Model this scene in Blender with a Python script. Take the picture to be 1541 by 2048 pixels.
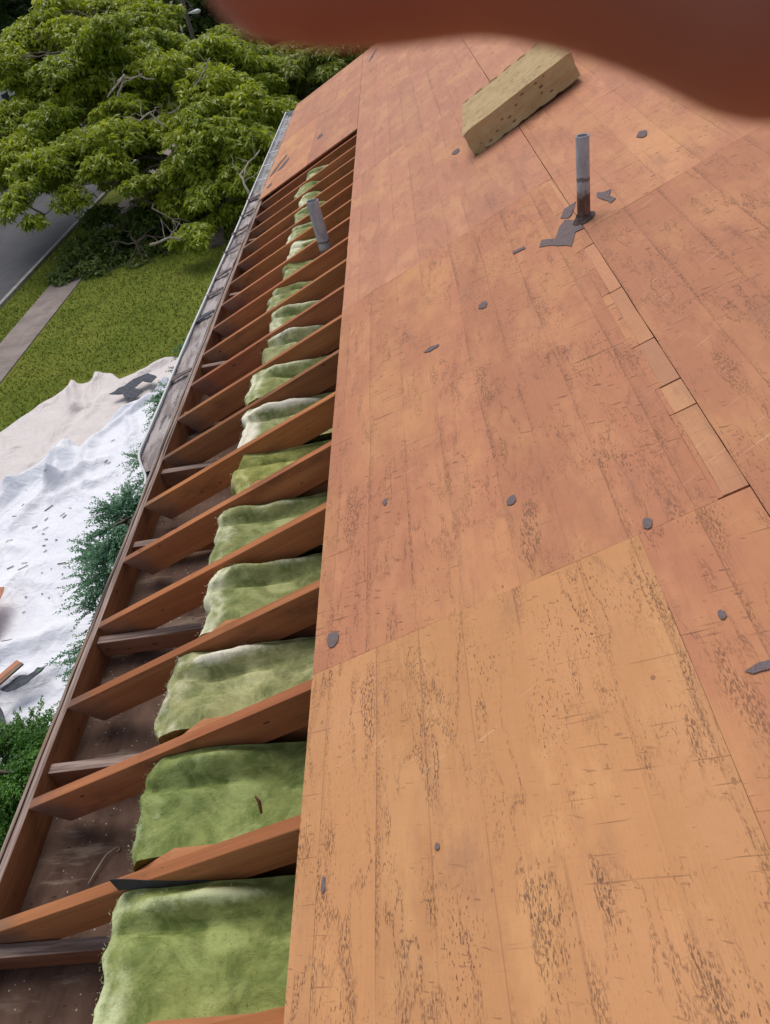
import bpy, math, random
import numpy as np
from mathutils import Vector, Matrix, noise as mnoise

random.seed(11)
rng = np.random.default_rng(7)
for o in list(bpy.data.objects):
    bpy.data.objects.remove(o)
scene = bpy.context.scene
COL = scene.collection

# ------------------------------------------------------------------ camera
CAMH = 7.5                                  # lens height over the front yard
cam_d = bpy.data.cameras.new('camera')
cam = bpy.data.objects.new('camera', cam_d)
COL.objects.link(cam)
cam_r = Vector((0.98138, -0.00976, -0.19181))
cam_u = Vector((0.153, 0.641, 0.752))
cam_u = (cam_u - cam_r * cam_u.dot(cam_r)).normalized()
cam_r.normalize()
cam_b = cam_r.cross(cam_u)
CAMM = Matrix(((cam_r.x, cam_u.x, cam_b.x, 0), (cam_r.y, cam_u.y, cam_b.y, 0), (cam_r.z, cam_u.z, cam_b.z, CAMH), (0, 0, 0, 1)))
cam.matrix_world = CAMM
cam_d.sensor_fit = 'VERTICAL'
cam_d.lens = 4.2
cam_d.sensor_height = 4.2 * 2048 / 1454.8
cam_d.sensor_width = cam_d.sensor_height
cam_d.clip_start = 0.004
cam_d.clip_end = 600
cam_d.dof.use_dof = True
cam_d.dof.focus_distance = 3.2
cam_d.dof.aperture_fstop = 2.5
scene.camera = cam

# ------------------------------------------------------------------ light
SUN_EL, SUN_AZ = math.radians(58), math.radians(20)      # azimuth from +Y towards -X
world = bpy.data.worlds.new('World')
scene.world = world
world.use_nodes = True
wn = world.node_tree
sky = wn.nodes.new('ShaderNodeTexSky')
sky.sky_type = 'NISHITA'
sky.sun_disc = False
sky.sun_elevation = SUN_EL
sky.sun_rotation = -SUN_AZ
hs = wn.nodes.new('ShaderNodeHueSaturation')
hs.inputs['Saturation'].default_value = 0.42
wn.links.new(sky.outputs[0], hs.inputs['Color'])
bg = wn.nodes['Background']
wn.links.new(hs.outputs[0], bg.inputs['Color'])
bg.inputs['Strength'].default_value = 0.12
sun_d = bpy.data.lights.new('sun', 'SUN')
sun_d.energy = 1.75
sun_d.angle = math.radians(40)
sun_d.color = (1.0, 0.93, 0.84)
sun = bpy.data.objects.new('sun', sun_d)
COL.objects.link(sun)
sdir = Vector((-math.sin(SUN_AZ) * math.cos(SUN_EL), math.cos(SUN_AZ) * math.cos(SUN_EL), math.sin(SUN_EL)))
sun.rotation_euler = sdir.to_track_quat('Z', 'Y').to_euler()
sun.location = (0, 10, 30)
scene.view_settings.view_transform = 'Standard'
scene.view_settings.look = 'None'
scene.view_settings.gamma = 1
scene.view_settings.exposure = 0.38

# ------------------------------------------------------------------ frames
TH = math.radians(22.0)
CT, ST = math.cos(TH), math.sin(TH)
HP = 1.33                                   # lens above the deck plane


def R(u, v, w=0.0):
    """deck coordinates (along the eave, up the slope, off the deck) -> world"""
    w -= HP
    return Vector((v * CT - w * ST, u, CAMH + v * ST + w * CT))


def at(px, py, z):
    """a point z metres deep seen at px, py of the 1541 x 2048 photograph"""
    return CAMM @ Vector(((px - 770.5) / 1454.8 * z, -(py - 1024) / 1454.8 * z, -z))


EAVE_V = -2.31
EAVE = R(0, EAVE_V)
EX, EZ = EAVE.x, EAVE.z                     # -1.644, 5.40


def roofz(x):
    return EZ + (x - EX) * math.tan(TH)


# ------------------------------------------------------------------ node helper
class NT:
    def __init__(self, name):
        self.m = bpy.data.materials.new(name)
        self.m.use_nodes = True
        self.t = self.m.node_tree
        self.b = self.t.nodes['Principled BSDF']
        self.out = self.t.nodes['Material Output']

    def n(self, typ, **kw):
        x = self.t.nodes.new(typ)
        for k, v in kw.items():
            setattr(x, k, v)
        return x

    def put(self, sock, val):
        if isinstance(val, (int, float, tuple, list)):
            if isinstance(val, (tuple, list)) and sock.type == 'RGBA' and len(val) == 3:
                val = (*val, 1)
            sock.default_value = val
        else:
            self.t.links.new(val, sock)

    def math(self, op, a, b=0.0, c=None, clamp=False):
        x = self.n('ShaderNodeMath', operation=op, use_clamp=clamp)
        self.put(x.inputs[0], a)
        self.put(x.inputs[1], b)
        if c is not None:
            self.put(x.inputs[2], c)
        return x.outputs[0]

    def mul(self, *a):
        r = a[0]
        for q in a[1:]:
            r = self.math('MULTIPLY', r, q)
        return r

    def add(self, a, b):
        return self.math('ADD', a, b)

    def step(self, x, lo, hi):
        r = self.n('ShaderNodeMapRange', interpolation_type='SMOOTHSTEP')
        self.put(r.inputs[0], x)
        r.inputs[1].default_value = lo
        r.inputs[2].default_value = hi
        return r.outputs[0]

    def scale(self, v, s, off=(0, 0, 0)):
        x = self.n('ShaderNodeVectorMath', operation='MULTIPLY_ADD')
        self.put(x.inputs[0], v)
        x.inputs[1].default_value = s
        x.inputs[2].default_value = off
        return x.outputs[0]

    def noise(self, v, scale=1.0, detail=2.0, rough=0.5, dist=0.0):
        x = self.n('ShaderNodeTexNoise')
        self.put(x.inputs['Vector'], v)
        x.inputs['Scale'].default_value = scale
        x.inputs['Detail'].default_value = detail
        x.inputs['Roughness'].default_value = rough
        x.inputs['Distortion'].default_value = dist
        return x.outputs['Fac']

    def voro(self, v, scale=1.0, feature='F1'):
        x = self.n('ShaderNodeTexVoronoi', feature=feature)
        self.put(x.inputs['Vector'], v)
        x.inputs['Scale'].default_value = scale
        return x.outputs['Distance'], (x.outputs['Color'] if feature == 'F1' else None)

    def mix(self, f, a, b, mode='MIX'):
        x = self.n('ShaderNodeMix', data_type='RGBA', blend_type=mode)
        x.clamp_factor = True
        self.put(x.inputs[0], f)
        self.put(x.inputs[6], a)
        self.put(x.inputs[7], b)
        return x.outputs[2]

    def sep(self, v):
        x = self.n('ShaderNodeSeparateXYZ')
        self.put(x.inputs[0], v)
        return x.outputs

    def comb(self, x, y, z):
        c = self.n('ShaderNodeCombineXYZ')
        for i, q in enumerate((x, y, z)):
            self.put(c.inputs[i], q)
        return c.outputs[0]

    def grey(self, f, lo, hi):
        """factor -> a grey multiplier colour"""
        x = self.math('MULTIPLY_ADD', f, hi - lo, lo)
        return self.comb(x, x, x)

    def uv(self):
        return self.n('ShaderNodeUVMap', uv_map='UVMap').outputs[0]

    def obj(self):
        return self.n('ShaderNodeTexCoord').outputs['Object']

    def rnd(self):
        return self.n('ShaderNodeObjectInfo').outputs['Random']

    def attr(self, name):
        return self.n('ShaderNodeAttribute', attribute_name=name)

    def done(self, col, rough=0.7, bump=None, bstr=0.3, bdist=0.01, spec=0.3):
        self.put(self.b.inputs['Base Color'], col)
        self.put(self.b.inputs['Roughness'], rough)
        self.b.inputs['Specular IOR Level'].default_value = spec
        if bump is not None:
            bn = self.n('ShaderNodeBump')
            bn.inputs['Strength'].default_value = bstr
            bn.inputs['Distance'].default_value = bdist
            self.put(bn.inputs['Height'], bump)
            self.t.links.new(bn.outputs[0], self.b.inputs['Normal'])
        return self.m


# ------------------------------------------------------------------ materials
def plywood(name, c1, c2, c3, tick, scratch, dark):
    k = NT(name)
    sx = k.sep(k.uv())
    rnd = k.rnd()
    u, v = sx[0], sx[1]
    P = k.comb(u, v, k.mul(rnd, 37.0))
    warp = k.noise(k.scale(P, (0.7, 3, 1)), 1, 2)
    base = k.noise(k.scale(P, (2.2, 4.5, 1)), 1, 4, 0.65)
    col = k.mix(k.step(base, .36, .5), c1, c2)
    col = k.mix(k.step(k.noise(k.scale(P, (1.6, 2.6, 1), (40, 3, 0)), 1, 4, .65), .46, .72), col, c3)
    # veneer strips running along the sheet
    s = k.add(k.add(k.math('DIVIDE', v, 0.150), k.mul(warp, 0.22)), k.mul(k.noise(k.comb(0.0, k.mul(v, 2.6), k.mul(rnd, 9.0)), 1, 2), 1.6))
    fl = k.math('FLOOR', s)
    wn_ = k.n('ShaderNodeTexWhiteNoise', noise_dimensions='2D')
    k.put(wn_.inputs[0], k.comb(fl, rnd, 0.0))
    col = k.mix(1.0, col, k.grey(wn_.outputs[0], .94, 1.05), 'MULTIPLY')
    fr = k.math('FRACT', s)
    edge = k.mul(k.math('LESS_THAN', fr, .020), k.step(k.noise(k.scale(P, (2.2, 1.5, 1)), 1, 3), .38, .54))
    # fine grain
    grain = k.noise(k.scale(P, (5, 330, 1)), 1, 3, .6)
    col = k.mix(1.0, col, k.grey(grain, .88, 1.12), 'MULTIPLY')
    # meandering rings broken into short dark checks
    n1 = k.noise(k.scale(P, (2.0, 7.5, 1), (3, 9, 0)), 1, 3, .58)
    c = k.math('ABSOLUTE', k.math('SUBTRACT', k.math('FRACT', k.mul(n1, 5.0)), .5))
    ring = k.math('SUBTRACT', 1.0, k.step(c, .0, .13))
    tk = k.step(k.noise(k.scale(P, (85, 340, 1)), 1, 2), .49, .57)
    reg = k.step(k.noise(k.scale(P, (1.6, 2.6, 1), (8, 1, 0)), 1, 2), .36, .54)
    band = k.mul(k.math('SUBTRACT', 1.0, k.step(k.math('ABSOLUTE', k.math('SUBTRACT', fr, .03)), .01, .09)), k.step(k.noise(k.scale(P, (3, 1.2, 1), (2, 9, 0)), 1, 2), .42, .56))
    sp1 = k.mul(k.step(k.noise(k.scale(P, (70, 230, 1), (31, 2, 0)), 1, 2), .60, .66), k.step(k.noise(k.scale(P, (4, 11, 1), (2, 55, 0)), 1, 3, .6), .44, .62))
    vary = k.math('MULTIPLY_ADD', k.step(k.noise(k.scale(P, (5, 9, 1), (1, 66, 0)), 1, 2), .35, .65), .65, .35)
    ticks = k.mul(k.math('MAXIMUM', k.mul(ring, reg, .9), band), tk)
    ticks = k.mul(k.math('MAXIMUM', ticks, sp1), vary)
    dense = k.mul(k.step(k.noise(k.scale(P, (3.0, 13, 1), (5, 70, 0)), 1, 2), .60, .70), k.step(k.noise(k.scale(P, (75, 320, 1), (1, 1, 5)), 1, 2), .51, .58))
    ticks = k.mul(k.math('MAXIMUM', ticks, k.mul(dense, .9)), tick)
    # loose flecks
    fd, fc = k.voro(k.scale(P, (15, 26, 1)), 1)
    fleck = k.mul(k.math('LESS_THAN', fd, k.mul(k.step(k.sep(fc)[0], .55, 1.0), .115)), 1.0)
    # nail holes and stains
    nd, nc = k.voro(k.scale(P, (5.2, 6.0, 1), (.3, .6, 0)), 1)
    nail = k.math('LESS_THAN', k.add(nd, k.mul(k.noise(P, 60, 1), .03)), k.mul(k.step(k.sep(nc)[1], .45, 1.), .062))
    bd, bc = k.voro(k.scale(P, (1.5, 2.0, 1), (7, .2, 0)), 1)
    blot = k.mul(k.math('SUBTRACT', 1.0, k.step(k.add(bd, k.mul(k.noise(P, 24, 3), .12)), .06, .17)), k.math('GREATER_THAN', k.sep(bc)[0], .55))
    blot = k.mul(blot, k.step(k.noise(k.scale(P, (18, 70, 1)), 1, 2), .34, .58))
    # knots and dents: dark half rings
    dd, dc = k.voro(k.scale(P, (2.2, 2.6, 1), (2, 2, 3)), 1)
    ringd = k.mul(k.math('LESS_THAN', k.math('ABSOLUTE', k.math('SUBTRACT', dd, .040)), .012), k.math('GREATER_THAN', k.sep(dc)[2], .45), k.step(k.noise(P, 22, 1), .45, .6))
    # tear-off scrapes across the grain
    scr = k.mul(k.step(k.noise(k.scale(k.comb(k.add(u, k.mul(v, .16)), v, rnd), (120, 4.2, 9)), 1, 1.5), .665, .73), k.step(k.noise(k.scale(P, (2.2, 2.2, 1), (0, 31, 0)), 1, 2), .46, .6))
    sh = k.mul(k.step(k.noise(k.scale(k.comb(k.add(u, k.mul(v, .3)), v, rnd), (95, 26, 9), (3, 8, 1)), 1, 1.5), .675, .72), k.step(k.noise(k.scale(P, (3, 3, 1), (5, 77, 0)), 1, 3), .40, .58))
    scr = k.math('MAXIMUM', scr, sh)
    light = k.mul(k.step(k.noise(k.scale(k.comb(k.math('SUBTRACT', u, k.mul(v, .35)), v, rnd), (150, 6, 5), (0, 50, 0)), 1, 1), .67, .74), k.step(k.noise(k.scale(P, (2.5, 2, 1), (60, 0, 0)), 1, 2), .5, .62))
    col = k.mix(k.mul(light, .22), col, (.78, .56, .38))
    m = k.math('MAXIMUM', k.mul(scr, scratch), k.mul(edge, .40))
    m = k.math('MAXIMUM', m, k.mul(ringd, .75))
    m = k.math('MAXIMUM', m, k.mul(fleck, .62))
    col = k.mix(k.mul(m, .8), col, dark)
    col = k.mix(k.mul(ticks, .86), col, (.105, .052, .034))
    col = k.mix(k.mul(blot, .62), col, (.115, .075, .075))
    col = k.mix(k.mul(nail, .8), col, (.05, .028, .022))
    smut = k.step(k.noise(k.scale(P, (2.4, 5, 1), (11, 4, 0)), 1, 5, .7), .54, .76)
    col = k.mix(k.mul(smut, .34), col, (.19, .105, .085))
    tint = k.n('ShaderNodeObjectInfo').outputs['Color']
    col = k.mix(1.0, col, tint, 'MULTIPLY')
    h = k.math('SUBTRACT', k.add(k.mul(grain, .22), k.mul(k.noise(k.scale(P, (16, 11, 1)), 1, 4, .6), 1.1)), k.math('MAXIMUM', k.mul(ticks, .6), k.math('MAXIMUM', m, nail)))
    return k.done(col, .78, h, .45, .006, .25)


def lumber(name, c1, c2, greytop=False, stain=1.0):
    """sawn timber: grain along the UV's first axis, grey end stain near u=0"""
    k = NT(name)
    uv = k.sep(k.uv())
    P = k.comb(uv[0], uv[1], k.mul(k.rnd(), 29.0))
    g = k.noise(k.scale(P, (2.2, 60, 1)), 1, 3, .6, .4)
    g2 = k.noise(k.scale(P, (1.1, 9, 1)), 1, 3, .6)
    col = k.mix(k.step(g2, .35, .65), c1, c2)
    col = k.mix(1.0, col, k.grey(g, .72, 1.25), 'MULTIPLY')
    dirt = k.step(k.noise(k.scale(P, (3, 7, 1), (9, 9, 0)), 1, 4, .65), .52, .72)
    col = k.mix(k.mul(dirt, .45), col, (.05, .028, .020))
    end = k.math('SUBTRACT', 1.0, k.step(k.add(uv[0], k.mul(k.noise(P, 9, 2), .30)), .16, .34))
    col = k.mix(k.mul(end, .62 * stain), col, (.15, .105, .085))
    nd, nc = k.voro(k.scale(P, (9, 24, 1)), 1)
    nail = k.math('LESS_THAN', nd, k.mul(k.step(k.sep(nc)[0], .55, 1.), .13))
    col = k.mix(k.mul(nail, .75), col, (.03, .018, .014))
    if greytop:
        nz = k.sep(k.n('ShaderNodeNewGeometry').outputs['Normal'])[2]
        wcol = k.mix(k.step(k.noise(k.scale(P, (3, 50, 1), (4, 0, 0)), 1, 3, .7), .36, .66), (.17, .115, .095), (.36, .27, .235))
        wcol = k.mix(k.step(k.noise(k.scale(P, (1.6, 30, 1), (7, 0, 0)), 1, 3), .60, .68), wcol, (.05, .036, .03))
        col = k.mix(k.step(nz, .55, .75), col, wcol)
    oi = k.n('ShaderNodeObjectInfo').outputs['Color']
    col = k.mix(1.0, col, oi, 'MULTIPLY')
    return k.done(col, .8, k.add(k.mul(g, .7), k.mul(dirt, .3)), .5, .004, .2)


def weathered(name):
    k = NT(name)
    uv = k.sep(k.uv())
    P = k.comb(uv[0], uv[1], k.mul(k.rnd(), 29.0))
    g = k.noise(k.scale(P, (3, 75, 1)), 1, 4, .7, .3)
    col = k.mix(k.step(g, .35, .65), (.16, .11, .085), (.40, .32, .28))
    col = k.mix(k.step(k.noise(k.scale(P, (1.2, 10, 1)), 1, 3), .48, .62), col, (.24, .15, .10))
    crack = k.step(k.noise(k.scale(P, (2.0, 34, 1), (5, 5, 0)), 1, 3), .60, .66)
    col = k.mix(k.mul(crack, .85), col, (.035, .026, .022))
    return k.done(col, .85, k.math('SUBTRACT', g, crack), .6, .005, .15)


def simple(name, c1, c2, sc=(8, 8, 8), rough=.7, bstr=.3, bdist=.01, det=4, lo=.35, hi=.65, spec=.3, c3=None):
    k = NT(name)
    P = k.obj()
    f = k.noise(k.scale(P, sc), 1, det, .6)
    col = k.mix(k.step(f, lo, hi), c1, c2)
    if c3:
        col = k.mix(k.step(k.noise(k.scale(P, tuple(3.1 * q for q in sc), (7, 7, 7)), 1, 3), .56, .66), col, c3)
    return k.done(col, rough, k.noise(k.scale(P, tuple(4 * q for q in sc)), 1, 3), bstr, bdist, spec)


M = {}
M['ply_light'] = plywood('plywood_light', (.56, .286, .125), (.50, .24, .104), (.53, .26, .122), 1.0, .5, (.16, .075, .042))
M['ply_red'] = plywood('plywood_red', (.495, .228, .120), (.435, .188, .104), (.525, .258, .120), .75, .8, (.16, .072, .046))
M['ply_far'] = plywood('plywood_far', (.515, .245, .138), (.455, .200, .120), (.545, .272, .136), .55, .95, (.18, .085, .058))
M['ply_edge'] = simple('plywood_underside', (.30, .15, .08), (.36, .18, .09), (3, 3, 3))
M['filler'] = plywood('filler_wood', (.485, .232, .127), (.44, .205, .114), (.51, .255, .130), .15, .3, (.20, .10, .06))
M['rafter'] = lumber('rafter_wood', (.43, .170, .068), (.345, .122, .048))
M['joist'] = lumber('joist_wood', (.46, .20, .09), (.40, .16, .07), stain=.2)
M['lookout'] = lumber('lookout_wood', (.27, .13, .075), (.20, .095, .055), True)
M['subfascia'] = lumber('sub_fascia_wood', (.33, .14, .06), (.22, .085, .04), True, .3)
M['fascia'] = weathered('weathered_board')


def mk_soffit():
    k = NT('soffit_dust')
    P = k.obj()
    f = k.noise(k.scale(P, (6, 3, 5)), 1, 5, .65)
    col = k.mix(k.step(f, .35, .62), (.070, .042, .032), (.135, .084, .064))
    col = k.mix(k.step(k.noise(k.scale(P, (3, 14, 3), (8, 0, 0)), 1, 4, .7), .54, .7), col, (.20, .15, .12))
    d, c = k.voro(P, 75)
    sp = k.math('LESS_THAN', d, k.mul(k.step(k.sep(c)[0], .80, 1.), .22))
    col = k.mix(k.mul(sp, .8), col, (.52, .46, .40))
    d2, c2 = k.voro(k.scale(P, (30, 60, 30), (3, 3, 3)), 1)
    sp2 = k.math('LESS_THAN', d2, k.mul(k.step(k.sep(c2)[1], .8, 1.), .25))
    col = k.mix(k.mul(sp2, .7), col, (.03, .02, .016))
    return k.done(col, .95, f, .5, .01, .1)


M['soffit'] = mk_soffit()


def mk_insul():
    k = NT('green_fibre')
    P = k.obj()
    ow = k.n('ShaderNodeObjectInfo')
    P = k.add_off(P, ow.outputs['Random']) if hasattr(k, 'add_off') else P
    f = k.noise(P, 8, 5, .7, 1.2)
    col = k.mix(k.step(f, .30, .70), (.130, .158, .056), (.29, .30, .122))
    col = k.mix(k.step(k.noise(k.scale(P, (5, 7, 5), (4, 4, 4)), 1, 4, .6, .8), .50, .68), col, (.36, .38, .17))
    fib = k.noise(k.scale(P, (26, 60, 40)), 1, 5, .7, 2.5)
    col = k.mix(1.0, col, k.grey(fib, .68, 1.30), 'MULTIPLY')
    blotch = k.step(k.noise(k.scale(P, (9, 9, 9), (14, 4, 4)), 1, 4, .7, .5), .52, .80)
    col = k.mix(k.mul(blotch, .42), col, (.065, .095, .03))
    pale = k.attr('pale').outputs['Fac']
    pl = k.step(k.add(pale, k.mul(k.math('SUBTRACT', k.noise(P, 26, 4, .7), .5), 1.0)), .38, 1.12)
    col = k.mix(k.mul(pl, .92), col, (.70, .69, .50))
    col = k.mix(1.0, col, ow.outputs['Color'], 'MULTIPLY')
    h = k.add(k.mul(f, .9), k.mul(fib, .35))
    return k.done(col, .95, h, .45, .015, .05)


M['insul'] = mk_insul()
M['kraft'] = simple('black_paper', (.028, .028, .034), (.05, .05, .058), (9, 9, 9), .7)
M['gutter'] = simple('gutter_white', (.60, .61, .62), (.50, .50, .50), (4, 2, 4), .45, .1, .004)


def mk_debris():
    k = NT('gutter_debris')
    P = k.obj()
    f = k.noise(k.scale(P, (14, 3.5, 14)), 1, 4, .65)
    col = k.mix(k.step(f, .38, .6), (.23, .195, .185), (.42, .375, .37))
    d = k.step(k.noise(k.scale(P, (12, 2.4, 12), (5, 5, 5)), 1, 3, .6), .60, .66)
    col = k.mix(k.mul(d, .75), col, (.085, .07, .075))
    return k.done(col, .9, k.noise(P, 60, 3), .6, .01, .1)


M['debris'] = mk_debris()


def mk_pipe():
    k = NT('galvanised_pipe')
    P = k.obj()
    z = k.sep(P)[2]
    f = k.noise(k.scale(P, (30, 30, 12)), 1, 4, .6)
    col = k.mix(k.step(f, .35, .65), (.27, .27, .30), (.38, .38, .42))
    n = k.mul(k.math('SUBTRACT', k.noise(k.scale(P, (40, 40, 20)), 1, 4, .7), .5), .10)
    rust = k.math('SUBTRACT', 1.0, k.step(k.add(z, n), .095, .125))
    rc = k.mix(k.step(f, .4, .6), (.085, .045, .035), (.16, .09, .07))
    col = k.mix(rust, col, rc)
    band = k.math('LESS_THAN', k.math('ABSOLUTE', k.math('SUBTRACT', k.add(z, k.mul(n, .35)), .165)), .008)
    col = k.mix(k.mul(band, .75), col, (.08, .065, .06))
    return k.done(col, .6, f, .2, .004, .4)


M['pipe'] = mk_pipe()
M['pipe_in'] = simple('pipe_inside', (.03, .025, .025), (.05, .04, .04))


def mk_shingle():
    k = NT('asphalt_shingle')
    P = k.obj()
    f = k.noise(P, 260, 2, .6)
    g = k.noise(P, 25, 3, .6)
    col = k.mix(k.step(f, .3, .7), (.135, .105, .108), (.195, .152, .155))
    col = k.mix(k.mul(k.step(g, .52, .70), .5), col, (.13, .085, .075))
    return k.done(col, .95, f, .5, .003, .1)


M['shingle'] = mk_shingle()
M['shingle_dark'] = simple('felt_paper', (.045, .05, .065), (.085, .09, .11), (14, 14, 14), .8)


def mk_foam():
    k = NT('tan_foam')
    P = k.obj()
    f = k.noise(P, 9, 4, .6)
    col = k.mix(k.step(f, .35, .65), (.46, .335, .185), (.40, .285, .15))
    col = k.mix(1.0, col, k.grey(k.noise(P, 130, 2), .86, 1.1), 'MULTIPLY')
    d, c = k.voro(k.scale(P, (19, 36, 40)), 1)
    reg = k.step(k.noise(k.scale(P, (3, 3, 3), (3, 2, 0)), 1, 2), .36, .50)
    hole = k.math('LESS_THAN', d, k.mul(k.step(k.sep(c)[0], .15, .9), k.mul(reg, .30)))
    col = k.mix(k.mul(hole, .72), col, (.085, .055, .030))
    d2, c2 = k.voro(k.scale(P, (26, 62, 3), (1, 4, 0)), 1)
    up = k.math('GREATER_THAN', k.sep(k.n('ShaderNodeTexCoord').outputs['Normal'])[2], .8)
    top = k.mul(up, k.math('LESS_THAN', d2, k.mul(k.step(k.sep(c2)[1], .35, 1.), .42)), k.step(k.noise(k.scale(P, (4, 7, 1), (5, 2, 0)), 1, 2), .40, .52))
    hole = k.math('MAXIMUM', hole, top)
    col = k.mix(k.mul(top, .62), col, (.11, .075, .042))
    st = k.step(k.noise(k.scale(P, (5, 7, 30), (9, 0, 0)), 1, 4, .7), .56, .7)
    col = k.mix(k.mul(st, .3), col, (.22, .14, .07))
    return k.done(col, .9, k.math('SUBTRACT', k.mul(f, .4), hole), .6, .008, .1)


M['foam'] = mk_foam()


def mk_tarp(name, a, b, spots):
    k = NT(name)
    P = k.obj()
    f = k.noise(P, 1.6, 4, .6)
    col = k.mix(k.step(f, .35, .65), a, b)
    d, c = k.voro(k.scale(P, (11, 6, 1)), 1)
    sp = k.math('LESS_THAN', d, k.mul(k.step(k.sep(c)[0], 1 - spots, 1.), .16))
    col = k.mix(k.mul(sp, .7), col, (.12, .10, .10))
    q1 = k.math('ABSOLUTE', k.math('SUBTRACT', k.noise(k.scale(P, (2.2, 1.5, 2)), 1, 2, .5, .6), .5))
    q2 = k.math('ABSOLUTE', k.math('SUBTRACT', k.noise(k.scale(P, (4.5, 6, 5), (3, 3, 3)), 1, 2, .5, .6), .5))
    crump = k.math('SUBTRACT', 1.0, k.add(k.mul(q1, 2.0), k.mul(q2, .7)))
    return k.done(col, .55, crump, .55, .10, .3)


M['plastic'] = mk_tarp('white_sheet', (.77, .78, .84), (.73, .74, .81), .03)
M['canvas'] = mk_tarp('canvas_sheet', (.66, .60, .59), (.61, .55, .54), .01)


def mk_grass():
    k = NT('lawn')
    P = k.n('ShaderNodeNewGeometry').outputs['Position']
    f = k.noise(P, .55, 5, .65)
    g = k.noise(k.scale(P, (9, 5, 9)), 1, 4, .7)
    col = k.mix(k.step(f, .36, .62), (.135, .175, .024), (.200, .220, .036))
    col = k.mix(1.0, col, k.grey(g, .75, 1.25), 'MULTIPLY')
    col = k.mix(k.mul(k.step(k.noise(P, 2.3, 4, .7), .58, .74), .5), col, (.15, .135, .04))
    return k.done(col, .95, k.noise(P, 22, 4, .7), 1.0, .06, .1)


M['grass'] = mk_grass()


def mk_blade():
    k = NT('grass_blade')
    c = k.attr('tint').outputs['Color']
    return k.done(c, .8, None, spec=.1)


M['blade'] = mk_blade()


def mk_asphalt():
    k = NT('asphalt')
    P = k.n('ShaderNodeNewGeometry').outputs['Position']
    f = k.noise(P, 40, 3, .6)
    g = k.noise(P, .5, 4, .6)
    col = k.mix(k.step(g, .3, .7), (.062, .064, .075), (.085, .086, .098))
    col = k.mix(1.0, col, k.grey(f, .75, 1.25), 'MULTIPLY')
    crk = k.math('LESS_THAN', k.voro(k.scale(P, (.45, .30, 1)), 1, 'DISTANCE_TO_EDGE')[0], .006)
    col = k.mix(k.mul(crk, .5), col, (.03, .03, .033))
    return k.done(col, .85, f, .3, .01, .3)


M['asphalt'] = mk_asphalt()


def mk_conc(name, a, b):
    k = NT(name)
    P = k.n('ShaderNodeNewGeometry').outputs['Position']
    f = k.noise(P, 1.7, 5, .65)
    col = k.mix(k.step(f, .33, .66), a, b)
    col = k.mix(1.0, col, k.grey(k.noise(P, 30, 3), .85, 1.15), 'MULTIPLY')
    y = k.sep(P)[1]
    fr = k.math('FRACT', k.math('DIVIDE', y, 1.5))
    col = k.mix(k.mul(k.math('LESS_THAN', fr, .016), .7), col, (.08, .07, .06))
    return k.done(col, .9, f, .3, .01, .2)


M['walk'] = mk_conc('concrete_walk', (.20, .165, .15), (.28, .235, .215))
M['kerb'] = mk_conc('concrete_kerb', (.27, .25, .24), (.36, .34, .32))


def mk_leaf(name, trans=.4):
    k = NT(name)
    c = k.attr('tint').outputs['Color']
    k.put(k.b.inputs['Base Color'], c)
    k.b.inputs['Roughness'].default_value = .45
    k.b.inputs['Specular IOR Level'].default_value = .35
    tr = k.n('ShaderNodeBsdfTranslucent')
    k.put(tr.inputs['Color'], k.mix(1.0, c, (1.35, 1.3, .55), 'MULTIPLY'))
    mx = k.n('ShaderNodeMixShader')
    mx.inputs[0].default_value = trans
    k.t.links.new(k.b.outputs[0], mx.inputs[1])
    k.t.links.new(tr.outputs[0], mx.inputs[2])
    k.t.links.new(mx.outputs[0], k.out.inputs[0])
    return k.m


M['leaf'] = mk_leaf('leaf')
M['needle'] = mk_leaf('needle', .25)
M['bark'] = simple('bark', (.085, .065, .050), (.15, .12, .095), (5, 5, 14), .9, .6, .03)
M['deadwood'] = simple('dead_wood', (.30, .25, .20), (.42, .37, .31), (6, 6, 6), .9)


def mk_skin():
    k = NT('skin')
    P = k.obj()
    f = k.noise(P, 55, 4, .6)
    col = k.mix(k.step(f, .35, .65), (.26, .075, .052), (.31, .095, .066))
    k.b.inputs['Subsurface Weight'].default_value = .25
    k.b.inputs['Subsurface Radius'].default_value = (1.0, .25, .12)
    k.b.inputs['Subsurface Scale'].default_value = .006
    return k.done(col, .5, k.noise(P, 900, 2), .15, .0006, .35)


M['skin'] = mk_skin()
M['nail'] = simple('nail', (.50, .25, .20), (.55, .28, .22), (40, 40, 40), .3)
M['sleeve'] = simple('sleeve_cloth', (.05, .06, .09), (.07, .08, .11), (60, 60, 60), .9)
M['siding'] = simple('pale_siding', (.62, .61, .58), (.68, .67, .64), (2, 2, 14), .6)
M['roofing'] = simple('grey_roofing', (.10, .09, .09), (.15, .135, .13), (6, 6, 6), .9)
M['dark_glass'] = simple('window_glass', (.03, .035, .04), (.05, .055, .06), (2, 2, 2), .1, .02)
M['trim'] = simple('white_trim', (.70, .70, .68), (.76, .76, .74), (3, 3, 3), .5)
M['pole'] = simple('pole_wood', (.13, .10, .08), (.20, .16, .13), (6, 6, 2), .9)
M['lamp_grey'] = simple('lamp_shell', (.52, .56, .60), (.60, .63, .66), (5, 5, 5), .4)
M['rust_ply'] = simple('scrap_plywood', (.50, .23, .14), (.42, .18, .11), (5, 5, 5), .8)


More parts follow.
